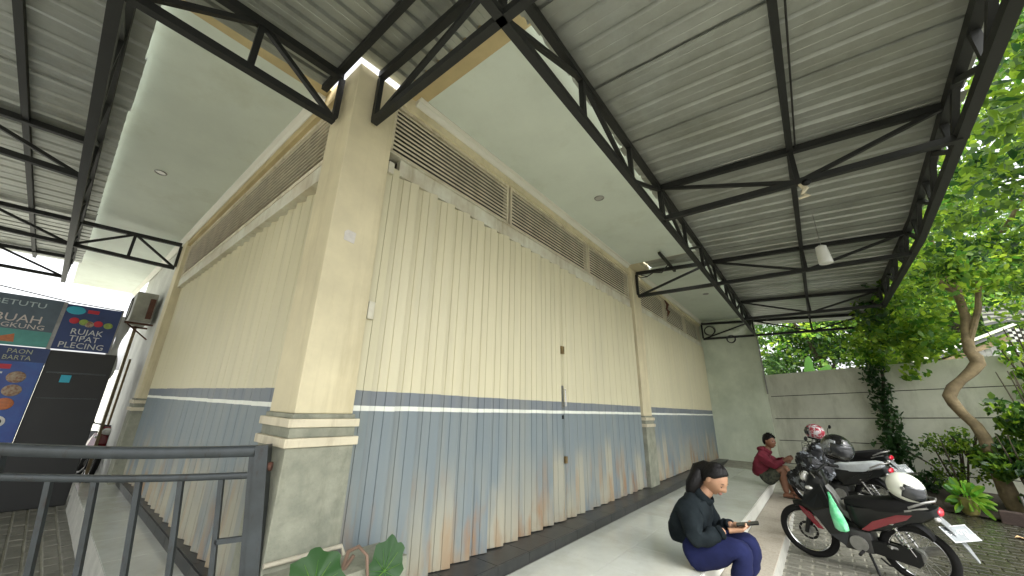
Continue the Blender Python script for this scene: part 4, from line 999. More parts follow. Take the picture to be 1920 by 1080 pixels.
# ================================================================== MOTORCYCLES
def wheel(root, x, rear=False):
    c = (x, 0, .285)
    wl_ = MB().ring(c, (0, 1, 0), .247, .036, 44, 10).build('wheel', RUB, root, True, local=True)
    MB().ring(c, (0, 1, 0), .212, .011, 44, 8, sq=1.7).build('rim', CHR, wl_, True, local=True)
    MB().cyl(c, (0, 1, 0), .028, .13, 16).cyl(c, (0, 1, 0), .058 if rear else .05, .07, 20).build('hub', ALU, wl_, True, local=True)
    m = MB()
    for i in range(20):
        a = 2 * math.pi * i / 20; b = a + (.35 if i % 2 else -.35); s = .03 if i % 4 < 2 else -.03
        m.bar((x + math.cos(a) * .05, s, .285 + math.sin(a) * .05), (x + math.cos(b) * .208, 0, .285 + math.sin(b) * .208), .0035, .0035)
    m.build('spokes', ALU, wl_, local=True)
    if not rear: MB().ring(c, (0, 1, 0), .085, .012, 24, 6, sq=.3).build('brake_disc', BLKP, wl_, True, local=True)
def motorbike(label, loc, yaw, seat=SEATB, accent=REDG, body=BLKG, wb=.90, lean=-.12):
    rt = thing('motorcycle', label, 'motorcycle', loc, 'motorcycles parked in the yard', (lean, 0, yaw)); rt.scale = (.94, .94, .94)
    K = dict(parent=rt, local=True)
    wheel(rt, 0, True); wheel(rt, wb)
    f = wb
    MB().tube([(f, .07, .285), (f - .07, .07, .5), (f - .15, .055, .74)], [.02, .02, .016], 10).tube([(f, -.07, .285), (f - .07, -.07, .5), (f - .15, -.055, .74)], [.02, .02, .016], 10).build('front_fork', BLKP, smooth=True, **K)
    MB().ring((f, 0, .285), (0, 1, 0), .296, .038, 20, 8, -2.95, -1.3, sq=1.25).build('front_fender', body, smooth=True, **K)
    # front cowl and leg shield
    def shell(poly, w0, nm, mt, taper=.75, yc=0.):
        n = len(poly); secs = []
        cx = sum(p[0] for p in poly) / n; cz = sum(p[1] for p in poly) / n
        for s, k in ((-1, taper), (-.8, .95), (-.35, 1.03), (.35, 1.03), (.8, .95), (1, taper)):
            secs.append([(cx + (x - cx) * k, yc + s * w0, cz + (z - cz) * k) for x, z in poly])
        return MB().loft(secs).build(nm, mt, smooth=True, **K)
    shell([(f - .06, .70), (f - .10, .82), (f - .17, .97), (f - .27, .99), (f - .30, .86), (f - .25, .72), (f - .16, .60)], .10, 'front_cowl', body)
    for s in (-1, 1):
        MB().add([(f - .10, s * .06, .80), (f - .02, s * .10, .60), (f - .13, s * .17, .56), (f - .26, s * .19, .36), (f - .38, s * .19, .27), (f - .42, s * .15, .40), (f - .33, s * .17, .64), (f - .26, s * .12, .86)],
                 [(0, 1, 2, 6, 7), (2, 3, 6), (3, 4, 5, 6)]).build('leg_shield', body, **K).modifiers.new('thickness', 'SOLIDIFY').thickness = .012
        MB().add([(f - .0, s * .107, .585), (f - .11, s * .180, .555), (f - .22, s * .200, .40), (f - .17, s * .198, .40), (f - .04, s * .15, .52)], [(0, 1, 2, 3, 4)]).build('red_stripe' if accent is REDG else 'body_stripe', accent, **K).modifiers.new('thickness', 'SOLIDIFY').thickness = .01
    MB().ell((f - .095, 0, .90), (.05, .085, .06), 16, 10).build('headlight', LENS, smooth=True, **K)
    hb = MB().tube([(f - .34, .33, .99), (f - .27, .2, 1.02), (f - .24, 0, .99), (f - .27, -.2, 1.02), (f - .34, -.33, .99)], .012, 8).build('handlebar', BLKP, smooth=True, **K)
    for s in (-1, 1):
        g = MB().tube([(f - .29, s * .235, 1.013), (f - .35, s * .345, .985)], .019, 10).build('grip', RUB, hb, True, True)
        MB().tube([(f - .24, s * .25, 1.01), (f - .30, s * .36, .985)], .006, 6).build('brake_lever', ALU, hb, True, True)
        mi = MB().tube([(f - .27, s * .2, 1.02), (f - .26, s * .24, 1.10), (f - .27, s * .29, 1.14)], .006, 6).build('mirror', BLKP, smooth=True, **K)
        MB().ell((f - .285, s * .32, 1.155), (.012, .06, .038), 14, 8).build('mirror_glass', BLKP, mi, True, True)
        MB().ell((f - .14, s * .11, .80), (.04, .03, .022), 10, 8).build('turn_signal', LENS, smooth=True, **K)
    shell([(f - .28, .86), (f - .33, .80), (.50, .60), (.40, .56), (.40, .46), (f - .36, .56), (f - .27, .68)], .065, 'tunnel_cover', mat('scuffed grey plastic', (.13, .13, .12), .5, var=.3, vs=10))
    for k, (ya, yb) in enumerate(((.16, .07), (-.14, -.07), (.10, .02))):
        MB().tube([(f - .27, ya, 1.02), (f - .13, ya * .9, 1.06 - .03 * k), (f - .08, yb, .93), (f - .12, yb, .75)], .0045, 6).build('cable', BLKP, smooth=True, **K)
    # seat
    secs = []
    for x, z, w_, h_ in ((.47, .70, .075, .03), (.38, .715, .11, .05), (.22, .725, .13, .06), (.05, .755, .135, .065), (-.14, .79, .12, .06), (-.27, .805, .085, .04)):
        secs.append([(x, w_ * a, z + h_ * b) for a, b in ((-.9, -1), (.9, -1), (1, -.2), (.8, .75), (.35, 1), (-.35, 1), (-.8, .75), (-1, -.2))])
    MB().loft(secs).build('seat', seat, smooth=True, **K)
    shell([(.47, .68), (.30, .69), (.05, .715), (-.22, .77), (-.38, .78), (-.40, .72), (-.25, .64), (-.05, .60), (.16, .48), (.36, .42), (.46, .50)], .118, 'side_panel', body, .8)
    for s in (-1, 1):
        MB().add([(.37, s * .124, .455), (.31, s * .124, .455), (.14, s * .124, .555), (-.02, s * .124, .635), (-.10, s * .122, .69), (.06, s * .124, .665), (.26, s * .124, .56)], [(0, 1, 2, 3, 4, 5, 6)]).build('red_stripe' if accent is REDG else 'body_stripe', accent, **K).modifiers.new('thickness', 'SOLIDIFY').thickness = .006
        MB().add([(-.02, s * .12, .725), (-.28, s * .10, .782), (-.30, s * .10, .768), (-.02, s * .12, .708)], [(0, 1, 2, 3)]).build('trim_line', ALU, **K).modifiers.new('thickness', 'SOLIDIFY').thickness = .004
    MB().tube([(-.08, .135, .76), (-.28, .125, .83), (-.38, .05, .84), (-.38, -.05, .84), (-.28, -.125, .83), (-.08, -.135, .76)], .012, 8).build('grab_rail', ALU, smooth=True, **K)
    MB().ell((-.385, 0, .735), (.05, .085, .042), 18, 10).build('tail_light', TAILR, smooth=True, **K)
    for s in (-1, 1): MB().ell((-.36, s * .105, .685), (.04, .03, .022), 10, 8).build('turn_signal', LENS, smooth=True, **K)
    # rear mudguard, plate, tongue
    pw = .075
    MB().add([(-.34, -pw, .70), (-.34, pw, .70), (-.46, pw, .60), (-.46, -pw, .60), (-.56, -pw * .8, .46), (-.56, pw * .8, .46), (-.635, pw * .35, .34), (-.635, -pw * .35, .34)], [(0, 1, 2, 3), (3, 2, 5, 4), (4, 5, 6, 7)]).build('rear_mudguard', GREYP, **K).modifiers.new('thickness', 'SOLIDIFY').thickness = .008
    ang = math.atan2(.14, .10)
    pl_ = MB().bbox((-.135, -.075, -.003), (.135, .075, .003), .002).build('number_plate', PLATE, smooth=False, **K)
    q = Matrix.Rotation(R_(-34), 3, 'Z') @ Matrix(((0, .72, -.69), (-1, 0, 0), (0, .69, .72)))     # plate lies back on the mudguard
    pl_.matrix_local = Matrix.Translation((-.512, 0, .575)) @ q.to_4x4()
    for sgn in (-1, 1):
        MB().box((-.135, sgn * .069 - .003, .003), (.135, sgn * .069 + .003, .0055)).build('plate_rim', WPAINT, pl_, local=True)
        MB().box((sgn * .129 - .003, -.066, .003), (sgn * .129 + .003, .066, .0055)).build('plate_rim', WPAINT, pl_, local=True)
    text('lettering', 'DK 4717', .062, WPAINT, pl_, (-.12, -.01, .003), (0, 0, 0), local=True, sx=.95)
    MB().box((.03, -.06, .003), (.11, -.015, .006)).build('plate_sticker', WPAINT, pl_, local=True)
    MB().ring((0, 0, .285), (0, 1, 0), .30, .045, 14, 8, -2.5, -1.5, sq=1.2).build('inner_fender', BLKP, smooth=True, **K)
    # engine, exhaust, swingarm, shocks, pegs
    en = MB().bbox((.30, -.12, .22), (.56, .12, .44), .03).build('engine', mat('dark engine casting', (.06, .06, .058), .45, .5, var=.4, vs=20), smooth=True, **K)
    MB().cyl((.42, .125, .31), (0, 1, 0), .075, .03, 22).build('engine_cover', ALU, en, True, True)
    MB().tube([(.55, 0, .36), (.70, 0, .38)], .06, 14).build('cylinder_head', ALU, en, True, True)
    for k in range(6): MB().cyl((.575 + .022 * k, 0, .363 + .003 * k), (1, 0, .15), .075, .006, 18).build('cooling_fin', ALU, en, True, True)
    MB().tube([(.70, -.03, .34), (.66, -.08, .22), (.45, -.13, .18), (.2, -.14, .2), (.02, -.15, .26), (-.26, -.15, .33)], [.014, .014, .018, .03, .04, .042], 12).build('exhaust', ALU, smooth=True, **K)
    for s in (-1, 1):
        MB().bar((.32, s * .085, .33), (-.01, s * .085, .285), .018, .04).build('swingarm', BLKP, **K)
        sk = MB().tube([(.0, s * .105, .30), (.13, s * .105, .60)], .012, 8).build('shock_absorber', CHR, smooth=True, **K)
        m = MB()
        for i in range(7): m.ring(Vector((.03, s * .105, .37)).lerp(Vector((.115, s * .105, .565)), i / 6), (.4, 0, .92), .022, .005, 14, 5)
        m.build('spring', CHR, sk, True, True)
        MB().tube([(.40, s * .11, .24), (.40, s * .28, .25)], .014, 8).build('footpeg', RUB, smooth=True, **K)
        MB().tube([(.12, s * .1, .33), (.17, s * .19, .37), (.14, s * .23, .37)], .012, 8).build('rear_footpeg', ALU, smooth=True, **K)
    MB().prism([(.40, .30), (.38, .25), (.0, .20), (-.06, .24), (-.06, .33), (.0, .37), (.38, .36)], .09, .115).build('chain_case', BLKP, **K)
    MB().tube([(.36, .10, .22), (.31, .19, .10), (.27, .27, -.02)], [.013, .012, .012], 8).build('side_stand', BLKP, smooth=True, **K)
    MB().tube([(.28, .09, .2), (.22, .12, .16), (.10, .15, .17)], .01, 8).build('centre_stand', BLKP, smooth=True, **K)
    # short tail: everything behind the rear axle except the wheel itself
    def squeeze(o):
        if o.name.startswith('wheel') or o.name.startswith('number_plate'): return
        for v in o.data.vertices:
            if v.co.x < 0: v.co.x *= .64
        for c_ in o.children: squeeze(c_)
    for o in list(rt.children): squeeze(o)
    pl_.matrix_local = Matrix.Translation((-.335, 0, .565)) @ q.to_4x4()
    return rt
yaw1 = R_(165.3)
b1 = motorbike('black underbone motorcycle with red stripes, nearest the step, green bag on its front', (2.665, 4.995, 0), yaw1)
motorbike('second motorcycle with a silver seat cover behind the nearest one', (2.62, 7.45, gz(0, 7.45)), R_(158), SILV, BLKG)
motorbike('farthest black motorcycle hidden behind the silver seated one', (2.75, 8.65, gz(0, 8.65)), R_(160), SEATB, BLKG)
rb = motorbike('red motorcycle parked in the dark passage beside the stall', (-8.0, -.16, 0), R_(4), SEATB, REDG, REDG)
M1 = Matrix.Translation((2.665, 4.995, 0)) @ Euler((-.12, 0, yaw1)).to_matrix().to_4x4() @ Matrix.Scale(.94, 4)
# green bag on the hook
bg_ = MB(); secs = []
for z, a, b_ in ((.84, .012, .006), (.78, .022, .012), (.70, .045, .03), (.60, .07, .045), (.50, .085, .05), (.43, .085, .05), (.41, .05, .03)):
    s = []
    for k in range(18):
        t_ = k / 18 * 6.283; r_ = 1 + .09 * math.sin(5 * t_ + z * 20) + .06 * math.sin(11 * t_ + z * 9); s.append(M1 @ Vector((.56 + .72 * a * r_ * math.cos(t_) - (.84 - z) * .10, .19 + .8 * b_ * r_ * math.sin(t_), z * .9 + .05)))
    secs.append(s)
o = bg_.loft(secs).build('plastic_bag', GBAG, None, True); tag(o, 'green plastic bag hanging on the nearest motorcycle', 'bag')
# helmets
def helmet(loc, rot, shell_m, label, accent=None, full=True, s=1.0):
    root = thing('helmet', label, 'helmet', loc, 'helmets left on the motorcycles', rot)
    def part(nm, mt, r, pred):
        m = MB().ell((0, 0, 0), (.135 * s * r, .115 * s * r, .125 * s * r), 40, 26, fn=lambda d, p: Vector((p.x * (1 + .06 * max(0, d.x) * (d.z < 0)), p.y, p.z if p.z > -.105 * s else -.105 * s)))
        keep = []
        for f_ in m.f:
            c = sum((Vector(m.v[i]) for i in f_), Vector()) / 4; c = Vector((c.x / .135, c.y / .115, c.z / .125)) / (s * r)
            if pred(c): keep.append(f_)
        m.f = keep; o = m.build(nm, mt, root, True, True); md_ = o.modifiers.new('thickness', 'SOLIDIFY'); md_.thickness = .008; md_.offset = -1; return o
    vis = lambda c: c.x > .30 and -.38 < c.z < .38
    part('shell', shell_m, 1.0, lambda c: not vis(c) and c.z > -.9)
    part('visor', VIS, 1.012, lambda c: c.x > .25 and -.42 < c.z < .44)
    if accent: part('graphic', accent, 1.006, lambda c: c.x < .9 and abs(c.y) > .25 and -.55 < c.z - .35 * math.sin(c.x * 3 + 1) < .35 and not vis(c))
    MB().ring((0, 0, -.103 * s), (0, 0, 1), .085 * s, .012, 26, 6).build('neck_trim', RUB, root, True, True)
    for sy in (-1, 1): MB().cyl((.045, sy * .112 * s, .02), (0, 1, 0), .016, .012, 14).build('visor_pivot', ALU, root, True, True)
    return root
hp = M1 @ Vector((-.06, .02, .93))
helmet(tuple(hp), (0, R_(22), R_(-38)), HWH, 'white helmet with a dark visor resting on the nearest motorcycle seat', GREYP if 0 else None, s=1.06)
helmet((2.27, 6.55, 1.10), (0, R_(15), R_(-50)), HBK, 'black helmet with silver graphics hung in front of the silver seated motorcycle', HSL, s=1.4)
helmet((2.05, 7.6, 1.26), (0, R_(-10), R_(160)), HRD, 'red and white patterned helmet highest in the motorcycle cluster', None)
# rain jacket bundled on second bike handlebars
m = MB()
for i in range(9):
    q = random.Random(i + 3)
    m.ell((2.03 + q.uniform(-.12, .14), 7.35 + q.uniform(-.12, .14), .88 + q.uniform(-.18, .14)), (.10, .08, .10), 12, 8, fn=lambda d, p: p * (1 + .18 * math.sin(7 * d.x + 5 * d.z) * math.sin(6 * d.y + i)))
for i in range(9):
    q = random.Random(i + 40)
    m.ell((1.93 + q.uniform(-.16, .20), 5.75 + q.uniform(-.10, .16), .86 + q.uniform(-.20, .14)), (.10, .085, .11), 20, 14, fn=lambda d, p: p * (1 + .16 * math.sin(7 * d.x + 5 * d.z) * math.sin(6 * d.y + i)))
o = m.build('folded_raincoat', mat('grey and black raincoat', (.012, .013, .015), .5, spec=.3, var=.3, vs=9, col2=(.20, .22, .24), lo=.56, hi=.60), None, True); tag(o, 'bundled grey and black raincoats draped between the motorcycle handlebars', 'raincoat'); o['kind'] = 'stuff'
# ================================================================== PEOPLE
def skin(nodes, edges, sub=2):
    me = bpy.data.meshes.new('tmp'); keys = list(nodes)
    me.from_pydata([nodes[k][:3] for k in keys], [(keys.index(a), keys.index(b)) for a, b in edges], [])
    o = bpy.data.objects.new('tmp', me); COL.objects.link(o)
    o.modifiers.new('skin', 'SKIN'); s = o.modifiers.new('sub', 'SUBSURF'); s.levels = sub; s.render_levels = sub
    sv = me.skin_vertices[0].data
    for i, k in enumerate(keys):
        r = nodes[k][3]; sv[i].radius = (r, nodes[k][4] if len(nodes[k]) > 4 else r); sv[i].use_root = (i == 0)
    dg = bpy.context.evaluated_depsgraph_get(); ev = o.evaluated_get(dg); em = ev.to_mesh()
    vs = [v.co[:] for v in em.vertices]; fs = [tuple(p.vertices) for p in em.polygons]; ev.to_mesh_clear()
    bpy.data.objects.remove(o); return vs, fs
def chain(*ks): return list(zip(ks[:-1], ks[1:]))
def head(mb, c, rot, s=1.):
    g = lambda a, b, w_: math.exp(-((a - b) / w_) ** 2)
    def fn(d, p):
        x, y, z = d
        k = 1 - .16 * max(0, -z) - .10 * max(0, -z - .3)
        p = Vector((p.x, p.y * k, p.z))
        if x > 0:
            p.x *= 1 - .10 * max(0, z) ** 2
            nose = g(y, 0, .17) * g(z, -.14, .17) * (1 if z < -.14 else 1); p.x += .020 * nose
            p.x += .010 * g(y, 0, .12) * g(z, .06, .16)
            for sy in (-1, 1): p.x -= .011 * g(y, sy * .36, .17) * g(z, .07, .11); p.x += .004 * g(y, sy * .38, .22) * g(z, .24, .08); p.x += .005 * g(y, sy * .5, .2) * g(z, -.2, .2)
            p.x += .008 * g(y, 0, .26) * g(z, -.50, .075); p.x -= .004 * g(y, 0, .3) * g(z, -.60, .05); p.x += .012 * g(y, 0, .28) * g(z, -.80, .16)
        else: p.x *= 1 - .25 * max(0, -z - .2)
        return p
    mb.ell(c, (.092 * s, .073 * s, .112 * s), 40, 36, fn, rot)
    for sy in (-1, 1): mb.ell(Vector(c) + rot @ Vector((-.008, sy * .072, -.006)) * s, (.017 * s, .009 * s, .03 * s), 10, 8, None, rot)
def face_bits(c, rot, parent, s=1., closed=True):
    c = Vector(c)
    P = lambda x, y, z: c + rot @ Vector((x, y, z)) * s
    m = MB(); e = MB(); l = MB()
    for sy in (-1, 1):
        m.tube([P(.079, sy * .016, .031), P(.0815, sy * .032, .036), P(.069, sy * .05, .031)], [.0016 * s, .0026 * s, .0012 * s], 6)
        e.ell(P(.0765, sy * .030, .008 if not closed else .004), (.007 * s, .0115 * s, (.0058 if not closed else .0022) * s), 10, 6, None, rot)
    l.ell(P(.0885, 0, -.052), (.010 * s, .021 * s, .0055 * s), 14, 8, None, rot); l.ell(P(.087, 0, -.060), (.010 * s, .018 * s, .006 * s), 14, 8, None, rot)
    m.build('eyebrows', HAIR, parent, True); e.build('eyes', HAIR, parent, True); l.build('lips', LIP, parent, True)
def hand(mb, w_, d, n, s=1., curl=.7, side=1):
    """w_ wrist, d direction to the knuckles, n palm normal (fingers curl to it), side = thumb side"""
    w_ = Vector(w_); d = Vector(d).normalized(); n = (Vector(n) - d * Vector(n).dot(d)).normalized(); t = d.cross(n) * side
    kn = w_ + d * .085 * s
    mb.tube([w_ - d * .02 * s, w_ + d * .02 * s, w_ + d * .055 * s, kn], [.024 * s, .03 * s, .038 * s, .034 * s], 12, flat=.45) if 0 else None
    secs = []
    for f, wd, th in ((-.15, .022, .02), (.15, .026, .018), (.5, .036, .016), (.85, .041, .014), (1.05, .038, .011)):
        c = w_ + d * .085 * s * f
        secs.append([c + t * wd * s * math.cos(a) + n * th * s * math.sin(a) for a in [2 * math.pi * k / 12 for k in range(12)]])
    mb.loft(secs)
    for i, (o_, L) in enumerate(((.029, .068), (.010, .076), (-.010, .070), (-.028, .054))):
        b = kn + t * o_ * s - d * .006; p = [b]; ang = curl * .35
        for k, seg in enumerate((.45, .32, .23)):
            ang += curl * .45 * (k + .4); b = b + (d * math.cos(ang) + n * math.sin(ang)) * L * seg * s * 1.0; p.append(b)
        mb.tube(p, [.0095 * s, .0088 * s, .008 * s, .0058 * s], 8)
    b = w_ + d * .02 * s + t * .026 * s; v = (t * .75 + d * .6 + n * .25).normalized(); p = [b, b + v * .035 * s]; v2 = (t * .25 + d * .8 + n * .55).normalized(); p += [p[-1] + v2 * .03 * s, p[-1] + v2 * .055 * s]
    mb.tube(p, [.014 * s, .012 * s, .010 * s, .007 * s], 8)
def person(label, y0, N, hp_, hrot, hs, skinm, top_m, leg_m, hairf, hands, legs_bare, footwear, closed=True, cz=0.):
    root = None
    f = lambda k, dr=0.: (N[k][0], y0 + N[k][1], N[k][2] + cz, max(.02, N[k][3] + dr))
    # body: one continuous figure
    keys = ['pelvis', 'waist', 'chest', 'neckb', 'neck', 'skull'] + [a + s for s in 'RL' for a in ('sh', 'elb', 'wri', 'hip', 'kne', 'cal', 'ank')]
    nodes = {k: f(k, -.075 if k in ('pelvis', 'waist', 'chest') else (-.04 if k[:3] in ('shR', 'shL', 'elb', 'hip') else (-.026 if k[:3] in ('wri',) else 0))) for k in keys}
    if not legs_bare:
        for s in 'RL':
            for a in ('kne', 'cal', 'ank'): q = nodes[a + s]; nodes[a + s] = q[:3] + (q[3] - .034,)
    ed = chain('pelvis', 'waist', 'chest', 'neckb', 'neck', 'skull')
    for s in 'RL': ed += chain('chest', 'sh' + s, 'elb' + s, 'wri' + s) + chain('pelvis', 'hip' + s, 'kne' + s, 'cal' + s, 'ank' + s)
    vs, fs = skin(nodes, ed); mb = MB().add(vs, fs)
    hc = Vector((hp_[0], y0 + hp_[1], hp_[2] + cz)); head(mb, hc, hrot, hs)
    for (w_, d, n, cu, sd_) in hands: hand(mb, Vector((w_[0], y0 + w_[1], w_[2] + cz)), d, n, 1., cu, sd_)
    for s in 'RL':
        a = Vector(nodes['ank' + s][:3]); zf = .162
        secs = []
        for dx, wd, z1 in ((-.055, .028, .05), (-.02, .036, .085), (.04, .038, .075), (.11, .044, .045), (.165, .042, .028), (.195, .03, .018)):
            secs.append([(a.x + dx, a.y + wd * math.cos(t_), zf + z1 * .5 + z1 * .5 * math.sin(t_)) for t_ in [2 * math.pi * k / 12 for k in range(12)]])
        mb.loft(secs)
    root = mb.build('person', skinm, None, True); tag(root, label, 'person')
    # clothing
    tk = ['pelvis', 'waist', 'chest', 'neckb'] + [a + s for s in 'RL' for a in ('sh', 'elb', 'wri')]
    nn = {k: f(k) for k in tk}; nn['neckb'] = nn['neckb'][:3] + (nn['neckb'][3] + .012,)
    # shorten the sleeves at the wrist, lift the hem
    nn['pelvis'] = (nn['pelvis'][0] - .005, nn['pelvis'][1], nn['pelvis'][2] + .0, nn['pelvis'][3] + .026)
    for s in 'RL': e_ = Vector(nn['elb' + s][:3]); w_ = e_.lerp(Vector(nn['wri' + s][:3]), .86); nn['wri' + s] = (*w_, nn['wri' + s][3])
    ed = chain('pelvis', 'waist', 'chest', 'neckb')
    for s in 'RL': ed += chain('chest', 'sh' + s, 'elb' + s, 'wri' + s)
    vs, fs = skin(nn, ed); q = random.Random(4)
    jm = MB().add(vs, fs)
    jm.v = [(x + .010 * math.sin(x * 38 + z * 45 + 9 * y) * math.sin(y * 30 + z * 22), y + .009 * math.sin(z * 55 + x * 30 + math.sin(x * 25)), z + .007 * math.sin(x * 45 + y * 33 + z * 20)) for x, y, z in jm.v]
    jo = jm.build('jacket' if top_m is JACK else 'sweatshirt', top_m, root, True)
    for s in 'RL':
        e_, w_ = Vector(nn['elb' + s][:3]), Vector(nn['wri' + s][:3]); dd = (w_ - e_).normalized()
        MB().ring(w_ - dd * .006, dd, nn['wri' + s][3] * .66, .013, 18, 6, sq=1.6).build('cuff', top_m, jo, True)
    nb = Vector(nn['neckb'][:3]); nk = Vector(f('neck')[:3]); dd = (nk - nb).normalized()
    MB().ring(nb + dd * .022, dd, .070, .016, 22, 8, sq=2.6).build('collar', top_m, jo, True)
    lk = ['pelvis'] + [a + s for s in 'RL' for a in ('hip', 'kne', 'cal', 'ank')]
    nn = {k: f(k) for k in lk}; nn['pelvis'] = (nn['pelvis'][0] + .03, nn['pelvis'][1], nn['pelvis'][2] - .02, nn['pelvis'][3] - .03)
    q_ = nn['pelvis']; nn['belt'] = (q_[0] - .03, q_[1], q_[2] + .07, q_[3] * .75); ed = [('pelvis', 'belt')]
    for s in 'RL':
        if legs_bare:
            h_, k_ = Vector(nn['hip' + s][:3]), Vector(nn['kne' + s][:3]); m_ = h_.lerp(k_, .80); nn['cut' + s] = (*m_, nn['kne' + s][3] + .03)
            ed += chain('pelvis', 'hip' + s, 'cut' + s)
            for a in ('kne', 'cal', 'ank'): del nn[a + s]
        else:
            a = Vector(nn['ank' + s][:3]); c_ = Vector(nn['cal' + s][:3]); m_ = c_.lerp(a, .72); nn['ank' + s] = (*m_, nn['ank' + s][3] + .012)
            ed += chain('pelvis', 'hip' + s, 'kne' + s, 'cal' + s, 'ank' + s)
    vs, fs = skin(nn, ed); jm = MB().add(vs, fs)
    jm.v = [(x + .004 * math.sin(x * 50 + z * 45), y + .004 * math.sin(z * 60 + x * 30), max(z + .004 * math.sin(x * 35 + y * 40), .312 if x < 1.27 else 0)) for x, y, z in jm.v]
    jm.build('trousers' if not legs_bare else 'shorts', leg_m, root, True)
    face_bits(hc, hrot, root, hs, closed)
    hairf(hc, hrot, root, hs)
    for s in 'RL':
        a = Vector(f('ank' + s)[:3])
        sl_ = MB().add([(a.x - .06 + .27 * (.5 - .5 * math.cos(t_)), a.y + .048 * math.sin(t_), z) for z in (.158, .17) for t_ in [2 * math.pi * k / 16 for k in range(16)]],
                 [tuple(range(15, -1, -1)), tuple(range(16, 32))] + [(k, (k + 1) % 16, 16 + (k + 1) % 16, 16 + k) for k in range(16)]).build('sandal', SHOE, root)
        MB().ring((a.x + .10, a.y, .17), (1, 0, .15), .046, .007, 14, 6, 0, 6.283).build('sandal_strap', SHOE, sl_, True)
    return root
def RM(pitch, yaw, roll=0): return (Matrix.Rotation(R_(yaw), 3, 'Z') @ Matrix.Rotation(R_(pitch), 3, 'Y') @ Matrix.Rotation(R_(roll), 3, 'X'))
def hair_cap(c, rot, s, rad, nx=-.55, cut=-.12, rough=0., seed=8, nz=.83):
    q = random.Random(seed)
    def fn(d, p):
        pl = nx * d.x + nz * d.z - cut - .30 * math.exp(-((d.x - .08) / .26) ** 2 - ((d.z + .12) / .26) ** 2) * abs(d.y)
        t = max(0., min(1., pl / .22 + .5)); t = t * t * (3 - 2 * t)
        k = (.80 + .20 * t) * (1 + .010 * math.sin(30 * math.atan2(d.y, d.x)) * t)
        return p * (k * (1 + rough * q.random() * t))
    return MB().ell(c + rot @ Vector((-.010, 0, .012)) * s, (rad[0] * s, rad[1] * s, rad[2] * s), 72, 54, fn, rot)
def hair_long(c, rot, root, s):
    h = hair_cap(c, rot, s, (.0985, .085, .1185), -.78, -.16, nz=.60).build('hair', HAIR, root, True)
    P = lambda x, y, z: c + rot @ Vector((x, y, z)) * s
    a = P(-.10, 0, .0)
    MB().tube([P(-.05, 0, .05), P(-.09, 0, .02), P(-.12, .0, -.03), a + Vector((-.05, -.035, -.07)), a + Vector((-.09, -.05, -.13)), a + Vector((-.115, -.055, -.21)), a + Vector((-.12, -.05, -.26))], [.05, .062, .064, .062, .055, .036, .008], 16).build('ponytail', HAIR, h, True)
def hair_short(c, rot, root, s):
    q = random.Random(8)
    h = hair_cap(c, rot, s, (.101, .084, .120), -.58, -.13, .03, nz=.7).build('hair', HAIR, root, True)
    m = MB()
    for i in range(90):
        t_ = q.uniform(0, 6.28); e_ = q.uniform(.45, 1.5); d = Vector((math.cos(t_) * math.cos(e_), math.sin(t_) * math.cos(e_), math.sin(e_)))
        b = c + rot @ (Vector((d.x * .096 - .006, d.y * .078, d.z * .114 + .01)) * s); n_ = rot @ (d + Vector((.35, q.uniform(-.3, .3), .2)))
        m.tube([b, b + n_ * .013, b + n_ * .022], [.007, .005, .001], 5)
    m.build('hair_tuft', HAIR, h, True)
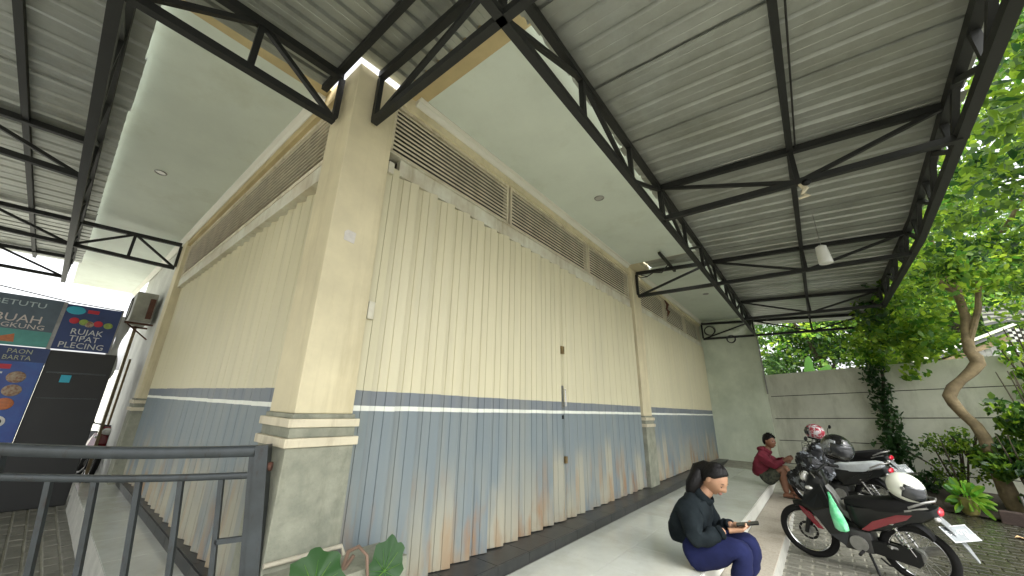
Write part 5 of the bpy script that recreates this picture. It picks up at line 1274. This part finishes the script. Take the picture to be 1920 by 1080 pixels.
# seated woman -------------------------------------------------------
NW = dict(pelvis=(1.165, 0, .44, .165), waist=(1.135, 0, .56, .175), chest=(1.185, 0, .705, .17), neckb=(1.275, 0, .815, .075), neck=(1.32, 0, .86, .055), skull=(1.36, 0, .92, .05),
          shR=(1.21, -.165, .735, .098), shL=(1.23, .165, .735, .098), elbR=(1.245, -.235, .53, .086), elbL=(1.31, .22, .54, .08), wriR=(1.445, -.11, .628, .058), wriL=(1.465, .095, .635, .055),
          hipR=(1.23, -.10, .425, .14), hipL=(1.23, .10, .425, .135), kneR=(1.56, -.09, .53, .098), kneL=(1.60, .095, .55, .09), calR=(1.515, -.09, .38, .08), calL=(1.555, .095, .40, .075), ankR=(1.455, -.09, .235, .05), ankL=(1.49, .10, .235, .05))
hrw = RM(40, -16)
person('woman in black jacket and navy trousers sitting on the terrace edge reading her phone', 2.95, NW, (1.395, -.01, .972), hrw, 1.05, SKIN, JACK, NAVY, hair_long,
       [((1.475, -.095, .63), (.85, .35, .12), (.1, .35, .9), .75, -1), ((1.49, .085, .64), (.85, -.35, .1), (.1, -.35, .9), .75, 1)], False, True)
ph = MB().bbox((-.078, -.038, -.0045), (.078, .038, .0045), .004).build('mobile_phone', PHONE, None, local=True)
ph.location = (1.585, 2.935, .683); ph.rotation_euler = (R_(5), R_(-14), R_(8)); tag(ph, 'black mobile phone held in the seated woman\'s hands', 'phone')
MB().box((-.072, -.033, .0045), (.072, .033, .0052)).build('screen', mat('dark phone screen', (.02, .025, .03), .06), ph, local=True)
# seated man ---------------------------------------------------------
NM = dict(pelvis=(1.20, 0, .435, .155), waist=(1.165, 0, .56, .165), chest=(1.215, 0, .735, .17), neckb=(1.29, 0, .865, .072), neck=(1.325, 0, .91, .058), skull=(1.36, 0, .98, .05),
          shR=(1.23, -.175, .78, .092), shL=(1.25, .175, .78, .092), elbR=(1.385, -.225, .655, .075), elbL=(1.41, .20, .665, .072), wriR=(1.53, -.13, .745, .05), wriL=(1.54, .08, .76, .05),
          hipR=(1.25, -.10, .43, .13), hipL=(1.25, .10, .43, .13), kneR=(1.49, -.10, .62, .072), kneL=(1.535, .09, .63, .07), calR=(1.475, -.095, .45, .065), calL=(1.53, .10, .46, .065), ankR=(1.49, -.10, .225, .042), ankL=(1.57, .12, .225, .042))
hrm = RM(4, -32)
pm = person('man in maroon hooded sweatshirt and camouflage shorts sitting near the green end wall', 7.95, NM, (1.375, -.02, 1.045), hrm, 1.03, SKIN2, MAROON, CAMO, hair_short,
       [((1.545, -.13, .75), (.8, .2, .35), (.2, .8, .3), .6, -1), ((1.555, .08, .765), (.85, -.25, .3), (.1, -.8, .3), .6, 1)], True, True, closed=False)
MB().ell((1.235, 7.95, .90), (.075, .11, .05), 18, 10, fn=lambda d, p: p * (1 + .06 * math.sin(6 * d.y + 4 * d.x))).build('hood', MAROON, pm, True)
MB().ring((1.51, 7.82, .735), (.9, .25, .35), .032, .006, 14, 6).build('wristwatch', BLKP, pm, True)
